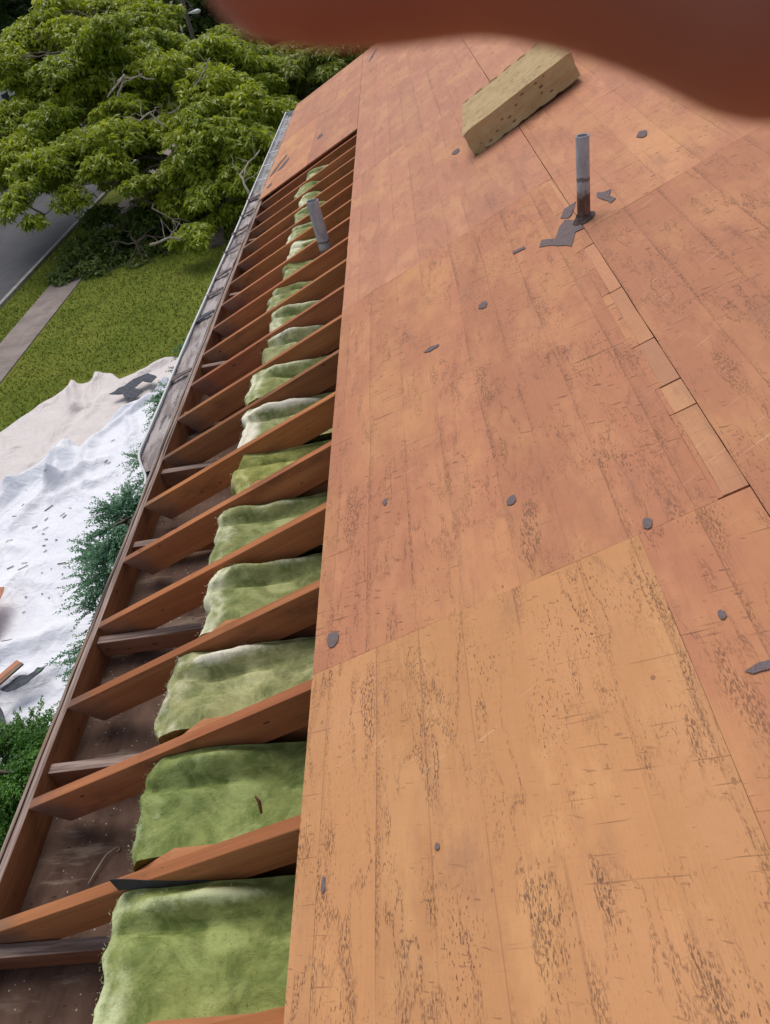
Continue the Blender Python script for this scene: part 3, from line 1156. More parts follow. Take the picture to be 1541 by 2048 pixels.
    # sides, back and bottom
    for i in (0, NA):
        col_ = [idx[i, j] for j in range(NP + 1)]
        base = len(m.v)
        m.v += [(m.v[col_[-1]][0], m.v[col_[0]][1], zbot - .02)]
        pale.append(0)
        f = col_ + [base]
        m.f.append(tuple(f if i else f[::-1]))
        m.uv.append([(0, 0)] * len(f))
        if i == 0:
            b0 = base
    m.f.append((b0, base, idx[NA, NP], idx[0, NP]))
    m.uv.append([(0, 0)] * 4)
    m.f.append((b0, idx[0, 0], idx[NA, 0], base))
    m.uv.append([(0, 0)] * 4)
    o = m.build('insulation_batt', M['insul'], None, smooth=True, loc=((fx - .05) / 2, (a + b) / 2, zbot))
    at_ = o.data.attributes.new('pale', 'FLOAT', 'POINT')
    at_.data.foreach_set('value', pale)
    o.color = (*TI.get(n, (1, 1, 1)), 1)
    tag(o, BL[n], 'insulation', 'insulation batts between the open rafters')
    if n == -1:                              # facing paper turned up along the rafter
        k_ = MB()
        xs = np.linspace(fx + .01, fx + .27, 14)
        pr = []
        for x in xs:
            hh = .024 - .062 * ((x - xs[0]) / .26) + .005 * nz(x * 12, 2)
            zz = ztop + .03 + .01 * nz(x * 9, 5)
            pr.append([(x, b + .001, zz - .04), (x, b + .003, zz + hh), (x, b + .0045, zz + hh), (x, b + .0045, zz - .04)])
        k_.beam(pr, list(xs))
        k_.v = [tuple(Vector(p) - o.location) for p in k_.v]
        k_.build('paper_facing', M['kraft'], o)

# ------------------------------------------------------------------ foam block on the deck
m = MB()
FU, FV, FT = .70, .725, .135
nu, nv, nw = 24, 24, 6


def fpt(a, b, c):
    u = 4.80 + FU * a + .06 * b + .008 * nz(b * 6, c * 3, 2) + .006 * (b - .5) * 0
    v = -.148 + FV * b + .075 * a * (1 - b) + .008 * nz(a * 6, c * 3, 7)
    w = PT + .004 + .028 * b + FT * c + (.006 * nz(a * 4, b * 4, 3) if c == 1 else 0)
    return R(u, v, w)


def face(f, n1, n2):
    ii = {}
    for i in range(n1 + 1):
        for j in range(n2 + 1):
            ii[i, j] = len(m.v)
            m.v.append(tuple(f(i / n1, j / n2)))
    for i in range(n1):
        for j in range(n2):
            m.f.append((ii[i, j], ii[i + 1, j], ii[i + 1, j + 1], ii[i, j + 1]))
            m.uv.append([(0, 0)] * 4)


face(lambda a, b: fpt(b, a, 1), nu, nv)
face(lambda a, b: fpt(a, b, 0), nu, nv)
face(lambda a, b: fpt(0, b, a), nw, nv)
face(lambda a, b: fpt(1, a, b), nv, nw)
face(lambda a, b: fpt(a, 0, b), nu, nw)
face(lambda a, b: fpt(b, 1, a), nw, nu)
o = m.build('foam_block', M['foam'], None, loc=R(5.1, .2, .06))
# align the object's axes with the deck so its pock marks lie along it
rot = Matrix(((CT, 0, -ST), (0, 1, 0), (ST, 0, CT))).to_4x4()
o.data.transform(rot.inverted())
o.rotation_euler = rot.to_euler()
wl = o.modifiers.new('weld', 'WELD')
wl.merge_threshold = .004
bv = o.modifiers.new('bevel', 'BEVEL')
bv.width = .008
bv.segments = 2
bv.limit_method = 'ANGLE'
bv.angle_limit = math.radians(50)
tag(o, 'thick tan foam block with dark pock marks lying on the plywood deck', 'foam block')


# ------------------------------------------------------------------ shingle scraps
def flat_piece(name, pts, toP, mat, th=.0012, lift=.0003, curl=.0006, label=None, cat=None, group=None):
    """a flat scrap: outline points -> thin solid with a slight curl"""
    m = MB()
    c = np.mean(np.array(pts), 0)
    n = len(pts)
    # densify and roughen the outline
    out = []
    size = max(np.ptp(np.array(pts), axis=0))
    for i in range(n):
        p, q = np.array(pts[i]), np.array(pts[(i + 1) % n])
        k_ = max(1, int(np.linalg.norm(q - p) / (size * .12)))
        for s in range(k_):
            out.append(p + (q - p) * s / k_ + rng.normal(0, size * .008, 2))
    N = len(out)
    sd = random.uniform(0, 50)
    top = [toP(p[0], p[1], lift + th + curl * (.5 + .5 * nz(p[0] * 13, p[1] * 13, sd))) for p in out]
    bot = [toP(p[0], p[1], lift + curl * (.5 + .5 * nz(p[0] * 13, p[1] * 13, sd)) * .7) for p in out]
    m.quad(top)
    m.quad(bot[::-1])
    for i in range(N):
        j = (i + 1) % N
        m.quad([top[j], top[i], bot[i], bot[j]])
    o = m.build(name, mat)
    return tag(o, label, cat, group)


def dk(u, v, w):
    return R(u, v, PT + .0016 + w)


def oval(u, v, ru, rv, n=9, ang=0.0):
    pts = []
    for i in range(n):
        t = i * 2 * math.pi / n
        r = random.uniform(.8, 1.15)
        a, b = math.cos(t) * ru * r, math.sin(t) * rv * r
        pts.append((u + a * math.cos(ang) - b * math.sin(ang), v + a * math.sin(ang) + b * math.cos(ang)))
    return pts


GS = 'shingle scraps left on the deck'
SC = [
    ([(3.094, -.037), (3.151, -.015), (3.085, .037), (3.17, .075), (3.206, .107), (3.137, .143), (3.075, .15), (3.03, .157), (3.037, .118), (2.94, .076), (3.041, .016)], 'largest ragged grey shingle scrap, at the foot of the vent pipe on the deck'),
    ([(3.248, .096), (3.313, .126), (3.317, .165), (3.32, .185), (3.225, .145), (3.202, .123)], 'torn grey shingle scrap just behind the deck pipe on its left'),
    ([(3.282, .272), (3.239, .301), (3.234, .324), (3.187, .303), (3.117, .316), (3.106, .29), (3.176, .277), (3.225, .265)], 'jagged grey shingle scrap on the right of the deck pipe'),
    ([(3.179, -.146), (3.209, -.145), (3.188, -.089), (3.163, -.089)], 'narrow grey shingle strip left of the largest scrap'),
    (oval(3.593, .567, .05, .022), 'oval grey scrap up the slope right of the deck pipe'),
    (oval(5.129, -.244, .055, .03), 'round grey scrap beside the near left corner of the foam block'),
    (oval(2.881, -.334, .032, .020, 7), 'half round grey scrap on the middle of the deck'),
    (oval(1.631, -.401, .020, .016), 'small dark round scrap on the red sheet above the pale sheet'),
    (oval(1.917, -.834, .018, .009), 'tiny grey sliver near the deck edge, beside the middle batts'),
    (oval(1.404, -1.025, .032, .022), 'grey oval scrap by the deck edge just above the plywood joint'),
    (oval(.702, -1.01, .019, .006), 'slim dark scrap on the pale sheet by the deck edge'),
    (oval(.71, -.719, .008, .006), 'tiny shiny grey chip on the pale sheet'),
    (oval(1.327, -.083, .020, .013), 'dark scrap at the upper corner of the pale sheet'),
    ([(2.775, -.63), (2.79, -.60), (2.772, -.555), (2.757, -.56), (2.752, -.60)], 'long thin grey strip on the deck near the open rafters'),
    (oval(1.0, -.021, .013, .008), 'tiny grey chip on the red sheet at the far right'),
    ([(.86, -.03), (.868, .0), (.862, .035), (.846, .03), (.850, -.02)], 'dark bar shaped scrap at the right edge of the photo'),
    ([(8.75, -2.31), (8.95, -2.27), (9.15, -2.20), (9.32, -2.12), (9.2, -2.12), (9.02, -2.19), (8.8, -2.24)], 'long dark shingle scrap across the eave at the far plywood'),
    ([(8.74, -2.20), (8.95, -2.13), (9.04, -2.06), (8.92, -2.06), (8.74, -2.12)], 'dark oval shingle scrap beside the long one at the far eave'),
    (oval(8.287, -2.247, .07, .035), 'small dark scrap at the corner of the far end of the opening'),
    ([(11.45, -.99), (11.8, -.95), (12.15, -.86), (12.1, -.84), (11.7, -.91)], 'thin dark strip lying near the far roof edge'),
    (oval(8.923, -1.618, .10, .04), 'brown stained scrap on the far plywood by the opening'),
]
for pts, lb in SC:
    flat_piece('shingle_scrap', pts, dk, M['shingle'], label=lb, cat='shingle scrap', group=GS)
# tar collar at the foot of the deck pipe
m = MB()
cc = R(3.115, .172, PT + .001)
prof = []
for rr, hh in ((.052, .002), (.044, .008), (.034, .012), (.0275, .024), (.0272, .0)):
    prof.append([R(3.115 + math.cos(t) * rr * (1 + .25 * nz(math.cos(t) * 2, math.sin(t) * 2, 4)), .172 + math.sin(t) * rr * (1 + .25 * nz(math.cos(t) * 2, math.sin(t) * 2, 9)), PT + hh) for t in [q * 2 * math.pi / 20 for q in range(20)]])
m.beam(prof, [0, 1, 2, 3, 4], cap=False)
hb(m, 'pipe_tar', simple('tar', (.05, .032, .028), (.10, .06, .05), (30, 30, 30), .7), smooth=True)

# shingle pieces caught on the gutter
GB = ['dark curled shingle strip lying across the near gutter', 'grey shingle piece on the gutter next to the curled strip', 'narrow shingle piece on the middle of the gutter', 'flat shingle piece on the gutter beside the vent pipe bay', 'tapered shingle piece further along the gutter', 'grey shingle piece on the gutter level with the far batts', 'torn shingle piece near the open far part of the gutter', 'dark shingle flake on the gutter above the bush tips']
for i, y in enumerate((5.25, 5.7, 6.1, 6.7, 7.2, 7.7, 8.2, 4.35)):
    ln, wd2 = random.uniform(.16, .26), random.uniform(.03, .07)
    an_ = random.uniform(.35, .8)
    c0 = (GX - .07, y)
    pts = []
    for a_, b_ in ((-.5, -.5), (.1, -.6), (.5, -.3), (.5, .4), (-.1, .6), (-.5, .4)):
        dx, dy = a_ * .15, b_ * wd2 + a_ * an_ * ln
        pts.append((c0[0] + dx, c0[1] + dy))
    flat_piece('shingle_scrap', pts, lambda x, y_, w: Vector((x, y_, EZ - .034 + .35 * (x - GX) * .3 + w)), M['shingle'] if i else M['shingle_dark'], .004, .004, .02, GB[i], 'shingle scrap', 'shingle pieces on the gutter')

# twig lying in the open bay
m = MB()
pts = []
for t in np.linspace(0, 1, 14):
    pts.append((-1.42 + .17 * t - .10 * t * t + .01 * nz(t * 5, 3), 1.06 + .26 * t ** .8 - .16 * t * t, CZ + .012 + .008 * math.sin(t * 6)))
m.tube(pts, .0022, 6)
tag(m.build('twig', M['deadwood'], smooth=True), 'thin curved pale twig on the dusty soffit of a near bay', 'twig')
m = MB()
m.tube([(-.70, 1.02, CAMH - 1.84), (-.695, 1.03, CAMH - 1.80), (-.70, 1.035, CAMH - 1.775)], [.004, .005, .003], 6)
tag(m.build('wood_splinter', M['rafter'], smooth=True), 'reddish wood splinter standing on the second green batt', 'splinter')


# ------------------------------------------------------------------ tarps on the yard
def drape(name, x0, x1, ylo, yhi, zf, mat, step, label, cat):
    xs = np.arange(x0, x1 + step * .5, step)
    vs, idx = [], {}
    nj = int(max(yhi(x) - ylo(x) for x in xs) / step)
    for i, x in enumerate(xs):
        a, b = ylo(x), yhi(x)
        for j in range(nj + 1):
            y = a + (b - a) * j / nj
            edge = min(1, (b - y) / .25, (x1 - x) / .2 + .1, (x - x0) / .2 + .1)
            vs.append((x, y, zf(x, y, max(0, edge))))
    n2 = nj + 1
    ff = []
    for i in range(len(xs) - 1):
        for j in range(nj):
            ff.append((i * n2 + j, (i + 1) * n2 + j, (i + 1) * n2 + j + 1, i * n2 + j + 1))
    o = fast_mesh(name, np.array(vs), np.array(ff), None, mat, loc=(x0 / 2 + x1 / 2, 10, 0), smooth=True)
    sd_ = o.modifiers.new('solid', 'SOLIDIFY')
    sd_.thickness = .003
    return tag(o, label, cat)


def pw(xs, ys):
    return lambda x: float(np.interp(x, xs, ys))


def ridged(x, y, s):
    return (1 - abs(nz(x, y, s)) * 2.2)


def folds(lst, x, y):
    z = 0
    for (ax, ay, bx_, by_, hgt, wid) in lst:
        dx, dy = bx_ - ax, by_ - ay
        L2 = dx * dx + dy * dy
        t = ((x - ax) * dx + (y - ay) * dy) / L2
        tc = min(1, max(0, t))
        wv = .10 * nz(tc * 4, ax)
        d = math.hypot(x - ax - dx * tc + wv * dy / L2 ** .5, y - ay - dy * tc - wv * dx / L2 ** .5)
        z += hgt * math.exp(-(d / wid) ** 2) * (1 - .5 * tc)
    return z


CF = [(-8.55, 16.2, -8.3, 14.6, .16, .10), (-9.1, 15.9, -8.6, 14.4, .20, .12), (-8.6, 14.5, -9.0, 11.0, .10, .14), (-10.9, 14.0, -9.2, 15.2, .10, .12), (-8.0, 14.8, -8.6, 12.4, .08, .10), (-6.8, 16.2, -7.6, 15.3, .15, .15), (-9.6, 13.2, -10.6, 11.0, .07, .12)]


def zc(x, y, e):
    z = .05 + .05 * nz(x * .6, y * .6, 1) + .030 * nz(x * 1.7, y * 1.7, 2) + folds(CF, x, y)
    z += .02 * max(0, ridged(x * 1.3, y * .8, 5)) ** 3
    return max(.012, z * (.35 + .65 * e) + .01)


drape('canvas_tarp', -12.2, -6.2, lambda x: 8.5, pw([-12.2, -11.2, -10.35, -9.75, -9.16, -8.95, -8.72, -8.55, -8.2, -7.88, -7.3, -6.66, -6.2], [12.2, 13.2, 14.08, 14.9, 16.0, 15.75, 15.85, 16.2, 16.1, 15.69, 16.0, 16.35, 16.1]), zc, M['canvas'], .06,
      'beige canvas drop cloth on the lawn, far side of the white sheet', 'tarp')
WF = [(-6.4, 14.8, -7.6, 13.3, .18, .10), (-6.6, 14.2, -7.8, 12.6, .14, .09), (-8.1, 12.7, -7.9, 11.2, .24, .16), (-8.2, 12.2, -9.2, 10.9, .22, .18), (-8.8, 11.4, -9.0, 9.8, .20, .15), (-8.0, 11.4, -7.0, 11.9, .20, .14), (-7.6, 12.6, -7.2, 11.2, .14, .10), (-7.8, 10.9, -6.6, 11.4, .10, .13), (-8.8, 9.9, -7.9, 9.5, .12, .12), (-7.9, 11.4, -8.3, 10.2, .18, .12), (-6.9, 13.4, -6.4, 12.0, .12, .09), (-8.4, 9.5, -8.0, 8.2, .14, .14), (-7.4, 7.0, -6.3, 7.3, .20, .16), (-6.9, 6.3, -6.0, 6.6, .22, .16), (-7.6, 8.7, -6.6, 8.3, .06, .10)]


def zw(x, y, e):
    z = .12 + .06 * nz(x * .7, y * .7, 11) + .05 * nz(x * 1.3, y * 1.1, 12)  + folds(WF, x, y)
    a, b = x + .35 * nz(x * .9, y * .9, 31), y + .35 * nz(x * .9, y * .9, 32)
    p, q = a * .80 + b * .60, -a * .60 + b * .80         # creases run out from the wall
    z += .050 * max(0, 1 - 3.2 * abs(nz(p * 1.1, q * .40, 15))) ** 1.25
    z += .030 * max(0, 1 - 4.5 * abs(nz(p * .4 + 4, q * .9, 16)))
    return max(.06, z)


drape('plastic_tarp', -10.6, -4.2, lambda x: 4.9, pw([-10.6, -9.6, -8.99, -8.6, -8.3, -8.14, -8.0, -7.76, -7.52, -7.28, -6.69, -6.28, -5.6, -4.2], [8.5, 10.2, 11.05, 11.67, 12.18, 12.82, 12.75, 12.5, 13.2, 13.77, 14.21, 15.03, 15.3, 15.2]), zw, M['plastic'], .042,
      'crumpled bright white plastic sheet spread below the eave', 'tarp')


def gd(base):
    return lambda x, y, w: Vector((x, y, base + w))


flat_piece('felt_scrap', [(-7.72, 14.55), (-7.4, 14.82), (-7.25, 15.05), (-6.94, 15.25), (-6.62, 14.95), (-6.72, 14.72), (-6.98, 14.86), (-7.1, 14.62), (-6.85, 14.4), (-6.97, 14.13), (-7.2, 14.2), (-7.33, 14.42)], gd(.20), M['shingle_dark'], .006, .03, .05, 'dark blue grey felt scrap on the canvas cloth beside the white sheet', 'felt scrap')
flat_piece('plywood_scrap', [(-8.2, 8.26), (-7.52, 8.24), (-7.36, 7.30), (-8.0, 7.0)], gd(.38), M['rust_ply'], .012, .03, .0, 'reddish plywood offcut lying on the white sheet', 'plywood scrap')
flat_piece('felt_scrap', [(-6.68, 6.10), (-6.45, 6.30), (-6.30, 6.28), (-6.22, 6.42), (-6.10, 6.38), (-6.28, 6.14), (-6.52, 6.02)], gd(.40), M['shingle_dark'], .006, .03, .03, 'curved dark felt strip on the white sheet beside the plank', 'felt scrap')
flat_piece('felt_scrap', [(-6.98, 5.95), (-6.72, 6.02), (-6.45, 5.72), (-6.30, 5.50), (-6.6, 5.3), (-7.0, 5.5)], gd(.42), M['shingle_dark'], .006, .03, .05, 'black felt heap at the near end of the white sheet', 'felt scrap')
m = MB()
m.beam([[(-6.95 + .52 * t, 5.70 + .75 * t, .52), (-6.91 + .52 * t, 5.67 + .75 * t, .52), (-6.91 + .52 * t, 5.67 + .75 * t, .55), (-6.95 + .52 * t, 5.70 + .75 * t, .55)] for t in (0, .5, 1)], [0, .45, .9])
tag(m.build('wood_strip', M['fascia']), 'dark wood strip lying across the felt at the near end of the white sheet', 'wood strip')
m = MB()
m.beam([[(-6.75 + .20 * t, 6.25 + .28 * t, .50), (-6.67 + .20 * t, 6.20 + .28 * t, .50), (-6.67 + .20 * t, 6.20 + .28 * t, .52), (-6.75 + .20 * t, 6.25 + .28 * t, .52)] for t in (0, .5, 1)], [0, .2, .4])
tag(m.build('wood_strip', M['rust_ply']), 'short reddish wood strip beside the curved felt on the white sheet', 'wood strip')
# small tear-off bits scattered on the white sheet: past counting
bits = []
bf = []
for i in range(60):
    x, y = rng.normal(-7.3, .75), rng.uniform(5.6, 14.0)
    if rng.random() < .5:
        y = rng.normal(8.8, .9)
    if x > -4.6 or x < -9.8:
        continue
    l_, w_ = rng.uniform(.012, .06) * (1 if rng.random() < .85 else 1.8), rng.uniform(.004, .011)
    t = rng.uniform(-.3, 1.3)
    c_, s_ = math.cos(t), math.sin(t)
    if y > pw([-9.8, -8.99, -8.3, -7.5, -6.6, -4], [9, 10.6, 11.9, 12.9, 14, 15])(x):
        continue
    z = zw(x, y, 1) + .012
    b0 = len(bits)
    for hh in (0, .006):
        bits += [(x - c_ * l_ + s_ * w_, y - s_ * l_ - c_ * w_, z + hh), (x + c_ * l_ + s_ * w_, y + s_ * l_ - c_ * w_, z + hh), (x + c_ * l_ - s_ * w_, y + s_ * l_ + c_ * w_, z + hh), (x - c_ * l_ - s_ * w_, y - s_ * l_ + c_ * w_, z + hh)]
    bf += [(b0 + 4, b0 + 5, b0 + 6, b0 + 7), (b0, b0 + 1, b0 + 5, b0 + 4), (b0 + 1, b0 + 2, b0 + 6, b0 + 5), (b0 + 2, b0 + 3, b0 + 7, b0 + 6), (b0 + 3, b0, b0 + 4, b0 + 7)]
tag(fast_mesh('debris_bits', np.array(bits), np.array(bf), None, M['shingle']), 'small dark shingle and wood bits strewn over the white sheet', 'debris', kind='stuff')


# ------------------------------------------------------------------ vegetation
def leaf_quads(cent, dirs, length, width, tint, fold=.25):
    """diamond leaves: base, two sides, tip (numpy)"""
    n = len(cent)
    up = np.tile(np.array([0, 0, 1.0]), (n, 1)) + rng.normal(0, .45, (n, 3))
    side = np.cross(dirs, up)
    side /= np.linalg.norm(side, axis=1, keepdims=True) + 1e-9
    nor = np.cross(side, dirs)
    L_ = length[:, None]
    W_ = width[:, None]
    mid = cent + dirs * L_ * .45
    v = np.stack([cent, mid + side * W_ - nor * W_ * fold, cent + dirs * L_ - np.array([0, 0, .12]) * L_, mid - side * W_ - nor * W_ * fold], 1)
    return v.reshape(-1, 3), np.arange(n * 4).reshape(-1, 4), np.repeat(tint, 4, 0)


def pad_leaves(pads, per, llen, col_a, col_b, droop=.5, nl=7, flat=.42):
    """pads: (centre, radius). Returns leaf arrays: whorls of drooping leaves spread over each pad"""
    C, D, Ln, T = [], [], [], []
    for c, r in pads:
        k_ = max(10, int(per * r * r))
        th = rng.uniform(0, 2 * np.pi, k_)
        rr = r * np.sqrt(rng.random(k_)) * (1 + .35 * np.sin(th * 3 + c[0] * 5))
        fl = flat * rng.uniform(.8, 1.5)
        tx, ty = rng.normal(0, .16, 2)
        hgt = fl * r * (rng.random(k_) ** .8 * 1.6 - .9) * (1 - .45 * (rr / r) ** 2)
        cen = np.stack([c[0] + np.cos(th) * rr, c[1] + np.sin(th) * rr, c[2] + hgt - .10 * rr * rr / r + rr * (tx * np.cos(th) + ty * np.sin(th))], 1)
        tone = rng.uniform(0, 1)
        pos = np.clip((hgt / (flat * r) + .6) / 1.4, 0, 1)  # height in the pad: upper leaves coloured lighter, standing in for light from above
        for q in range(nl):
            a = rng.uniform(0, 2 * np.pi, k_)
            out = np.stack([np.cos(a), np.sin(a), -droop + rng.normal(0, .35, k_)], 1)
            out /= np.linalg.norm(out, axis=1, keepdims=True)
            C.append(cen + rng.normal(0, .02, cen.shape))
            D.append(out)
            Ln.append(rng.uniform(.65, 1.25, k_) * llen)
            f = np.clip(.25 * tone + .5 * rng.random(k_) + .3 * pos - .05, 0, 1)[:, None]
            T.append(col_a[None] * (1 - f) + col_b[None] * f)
    return np.concatenate(C), np.concatenate(D), np.concatenate(Ln), np.concatenate(T)


def branch_path(p, q, sag=.0, jit=.12, n=9):
    p, q = Vector(p), Vector(q)
    s = random.uniform(0, 99)
    L_ = (q - p).length
    pts = []
    for i in range(n + 1):
        t = i / n
        w = math.sin(t * math.pi)
        pts.append(p.lerp(q, t) + Vector((nz(t * 3, s), nz(t * 3, s + 20), nz(t * 3, s + 40))) * (L_ * jit * (.25 + w * .75) * (1 if 0 < i < n else 0)) + Vector((0, 0, sag * L_ * w)))
    return pts


def tree(name, base, fork, limbs, pads, label, cat='tree', r0=.22, leaf=.20, per=95, ca=(.035, .075, .010), cb=(.16, .22, .020), droop=.5, group=None, dead=None, nl=7, flat=.52, wid=.17):
    root = empty(name, base, label=label, cat=cat, group=group)
    base = Vector(base)
    fork = Vector(fork)
    m = MB()
    tp = branch_path(base - Vector((0, 0, .1)), fork, 0, .05, 8)
    m.tube(tp, [r0 * (1.35 if i == 0 else 1.1 - .04 * i) for i in range(len(tp))], 10)
    for q, rr in limbs:
        bp = branch_path(fork, q, .06, .14, 10)
        m.tube(bp, [rr * (1 - .75 * i / (len(bp) - 1)) for i in range(len(bp))], 7)
    allp = [Vector(p) for q, _ in limbs for p in branch_path(fork, q, .06, 0, 10)]
    rmax = max(rr for _, rr in limbs)
    for c, r in pads:                        # a bough into each leaf pad from the nearest limb
        c = Vector(c)
        st = min(allp, key=lambda p: (p - c).length)
        bp = branch_path(st, c - Vector((0, 0, .15 * r)), .08, .12, 6)
        m.tube(bp, [min(.035, rmax * .3) * (1 - .7 * i / 6) + .005 for i in range(7)], 5)
        for k_ in range(3):
            a = random.uniform(0, 6.28)
            e = c + Vector((math.cos(a), math.sin(a), random.uniform(-.2, .1))) * r * .8
            bp2 = branch_path(bp[4], e, .05, .1, 4)
            m.tube(bp2, [.016, .013, .010, .007, .004], 4)
    m.v = [tuple(Vector(p) - base) for p in m.v]
    m.build('trunk', M['bark'], root, smooth=True)
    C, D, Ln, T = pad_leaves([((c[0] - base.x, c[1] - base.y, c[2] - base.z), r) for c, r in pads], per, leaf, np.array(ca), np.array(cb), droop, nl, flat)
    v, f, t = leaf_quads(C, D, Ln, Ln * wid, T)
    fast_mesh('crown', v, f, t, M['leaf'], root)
    for path in dead or []:
        m = MB()
        pts = [Vector(at(*p)) - base for p in path]
        fine = []
        for a_, b_ in zip(pts, pts[1:]):
            fine += branch_path(a_, b_, 0, .10, 4)[:-1]
        fine.append(pts[-1])
        m.tube(fine, [.038 * (1 - .7 * i / len(fine)) + .006 for i in range(len(fine))], 5)
        for i in range(2, len(fine) - 1):
            d = Vector((random.uniform(-1, 1), random.uniform(-1, 1), random.uniform(-.1, .8))).normalized()
            m.tube(branch_path(fine[i], fine[i] + d * random.uniform(.4, .9), 0, .15, 4), [.014, .012, .010, .007, .004], 4)
        m.build('dead_branch', M['deadwood'], root, smooth=True)
    return root


# main yard tree, spreading over the pavement and the road
P1 = []
for px, py, z, r in [(150, 70, 28, 1.35), (60, 150, 28, 1.1), (250, 120, 27, 1.3), (325, 85, 28, 1.2), (430, 100, 27, 1.2), (500, 170, 27, 1.1), (90, 235, 26, 1.15), (190, 190, 27, 1.1), (310, 190, 26.5, .9), (410, 170, 25, 1.15), (520, 230, 26, 1.1), (40, 300, 25.5, 1.1), (150, 290, 25, 1.2), (235, 270, 24.5, 1.1), (330, 250, 25, 1.0), (430, 270, 23.5, 1.1), (500, 290, 24, 1.0), (30, 395, 24, .8), (75, 330, 25, .9), (215, 320, 24, .8), (380, 330, 24, 1.0), (420, 375, 23.5, .9), (490, 350, 23.5, .95), (385, 470, 22.5, .62), (440, 240, 25, .9), (340, 130, 25.5, .9), (110, 130, 26, .9), (200, 60, 25.5, 1.0), (280, 30, 28.5, 1.1), (120, 20, 29, 1.2), (20, 230, 27, 1.1), (470, 210, 24.5, .9), (360, 400, 24.5, .8), (540, 130, 28, 1.1), (300, 320, 26.5, .55), (240, 210, 25.5, .9), (540, 300, 25, .9), (455, 420, 24, .8), (65, 440, 23.8, .42), (140, 390, 24.2, .6), (180, 130, 26.5, 1.0), (390, 225, 24, .8), (520, 350, 25, .9), (450, 75, 29, 1.1), (60, 60, 29, 1.3), (20, 120, 28, 1.2), (210, 10, 29.5, 1.2), (300, 100, 29, 1.2), (470, 120, 29, 1.2), (560, 210, 27, .9), (300, 385, 25.2, .45)]:
    P1.append((at(px, py, z), r))
    if px < 540 and py < 345 and r > .75:
        P1.append((at(px + random.uniform(-60, 60), py + random.uniform(-20, 55), z + random.uniform(-.5, 1.6)), r * random.uniform(.7, .95)))
        P1.append((at(px + random.uniform(-45, 45), py + random.uniform(10, 50), z + random.uniform(.8, 2.2)), r * random.uniform(.75, 1.0)))
tree('broadleaf_tree', (-6.86, 24.1, 0), at(440, 330, 25.6), [(at(250, 425, 24.6), .09), (at(150, 300, 26), .11), (at(60, 330, 26), .08), (at(250, 120, 27), .12), (at(430, 110, 27), .12), (at(520, 250, 26), .09), (at(390, 300, 24.2), .07), (at(90, 430, 24.2), .05)], P1,
     'spreading bright green yard tree with drooping leaves, reaching over the pavement and road', r0=.21,
     dead=[[(300, 250, 25.5), (360, 215, 25), (400, 160, 24.5), (420, 115, 24.3)], [(235, 195, 24.5), (250, 155, 24.3), (310, 158, 24.6)], [(250, 150, 24.3), (215, 195, 24.2)], [(330, 255, 24), (300, 225, 23.8), (275, 245, 23.7)], [(300, 490, 22), (340, 475, 22), (380, 480, 22.3)], [(500, 390, 22), (480, 350, 22.3), (520, 300, 23)]], per=430, leaf=.215, ca=(.115, .19, .020), cb=(.44, .49, .045))

# second crown behind the far end of the roof
P2 = [(at(px + dx, py + dy, z + dz), r) for dx, dy, dz in ((0, 0, 0), (35, 25, 1.3)) for px, py, z, r in [(580, 110, 31, 1.3), (650, 110, 32, 1.3), (720, 100, 33, 1.2), (560, 180, 30, 1.2), (620, 170, 31, 1.2), (540, 250, 29.5, 1.1), (600, 60, 34, 1.5), (690, 50, 35, 1.6), (770, 30, 36, 1.8), (500, 110, 33, 1.3), (650, 180, 33, 1.2), (590, 220, 30, 1.0), (520, 60, 35, 1.5), (690, 140, 31, 1.0), (840, 20, 36, 1.8), (570, 270, 31, 1.2), (530, 330, 31, 1.2), (640, 125, 29.3, .9), (690, 95, 29.8, .9), (735, 80, 30.2, .8), (605, 145, 28.8, .9), (665, 70, 30, 1.0), (610, 95, 29.5, .9), (640, 110, 27, .8), (680, 95, 27, .8), (725, 85, 27.5, .8), (655, 135, 26.5, .6), (610, 120, 27, .8), (700, 70, 28, .9)]]
tree('broadleaf_tree', (-2.6, 30.5, 0), (-2.4, 30.8, 2.6), [(at(580, 120, 31), .07), (at(690, 60, 33), .03), (at(560, 220, 30), .06)], P2,
     'olive green tree standing behind the far end of the roof', r0=.24, leaf=.22, ca=(.095, .145, .022), cb=(.35, .38, .07), per=520)

# arching shrub over the pavement
P3 = [(at(px, py, z), r) for px, py, z, r in [(160, 510, 25, .8), (210, 480, 25.5, .9), (260, 460, 26, .9), (320, 455, 26, .95), (370, 440, 26, .9), (180, 545, 24.5, .7), (240, 530, 24.8, .9), (300, 515, 25, .9), (360, 510, 25, .9), (410, 490, 25.5, .8), (150, 540, 24.8, .6), (220, 565, 24.2, .6), (290, 550, 24.2, .6), (350, 545, 24.3, .5), (420, 440, 26, .9), (200, 430, 26.5, .7), (300, 415, 26.5, .9), (380, 400, 26.5, .9), (130, 560, 24.4, .6), (260, 590, 23.6, .5), (330, 580, 23.8, .5)]]
tree('wild_shrub', (-9.6, 24.6, 0), (-9.6, 24.6, .5), [(at(180, 500, 25), .035), (at(250, 460, 25.5), .04), (at(330, 450, 25.5), .04), (at(400, 470, 25.5), .04)], P3,
     'dense dark arching shrub overhanging the pavement beneath the yard tree', 'shrub', r0=.09, leaf=.17, ca=(.045, .085, .022), cb=(.20, .26, .06), per=560, droop=.3, nl=7, flat=.75, wid=.2)

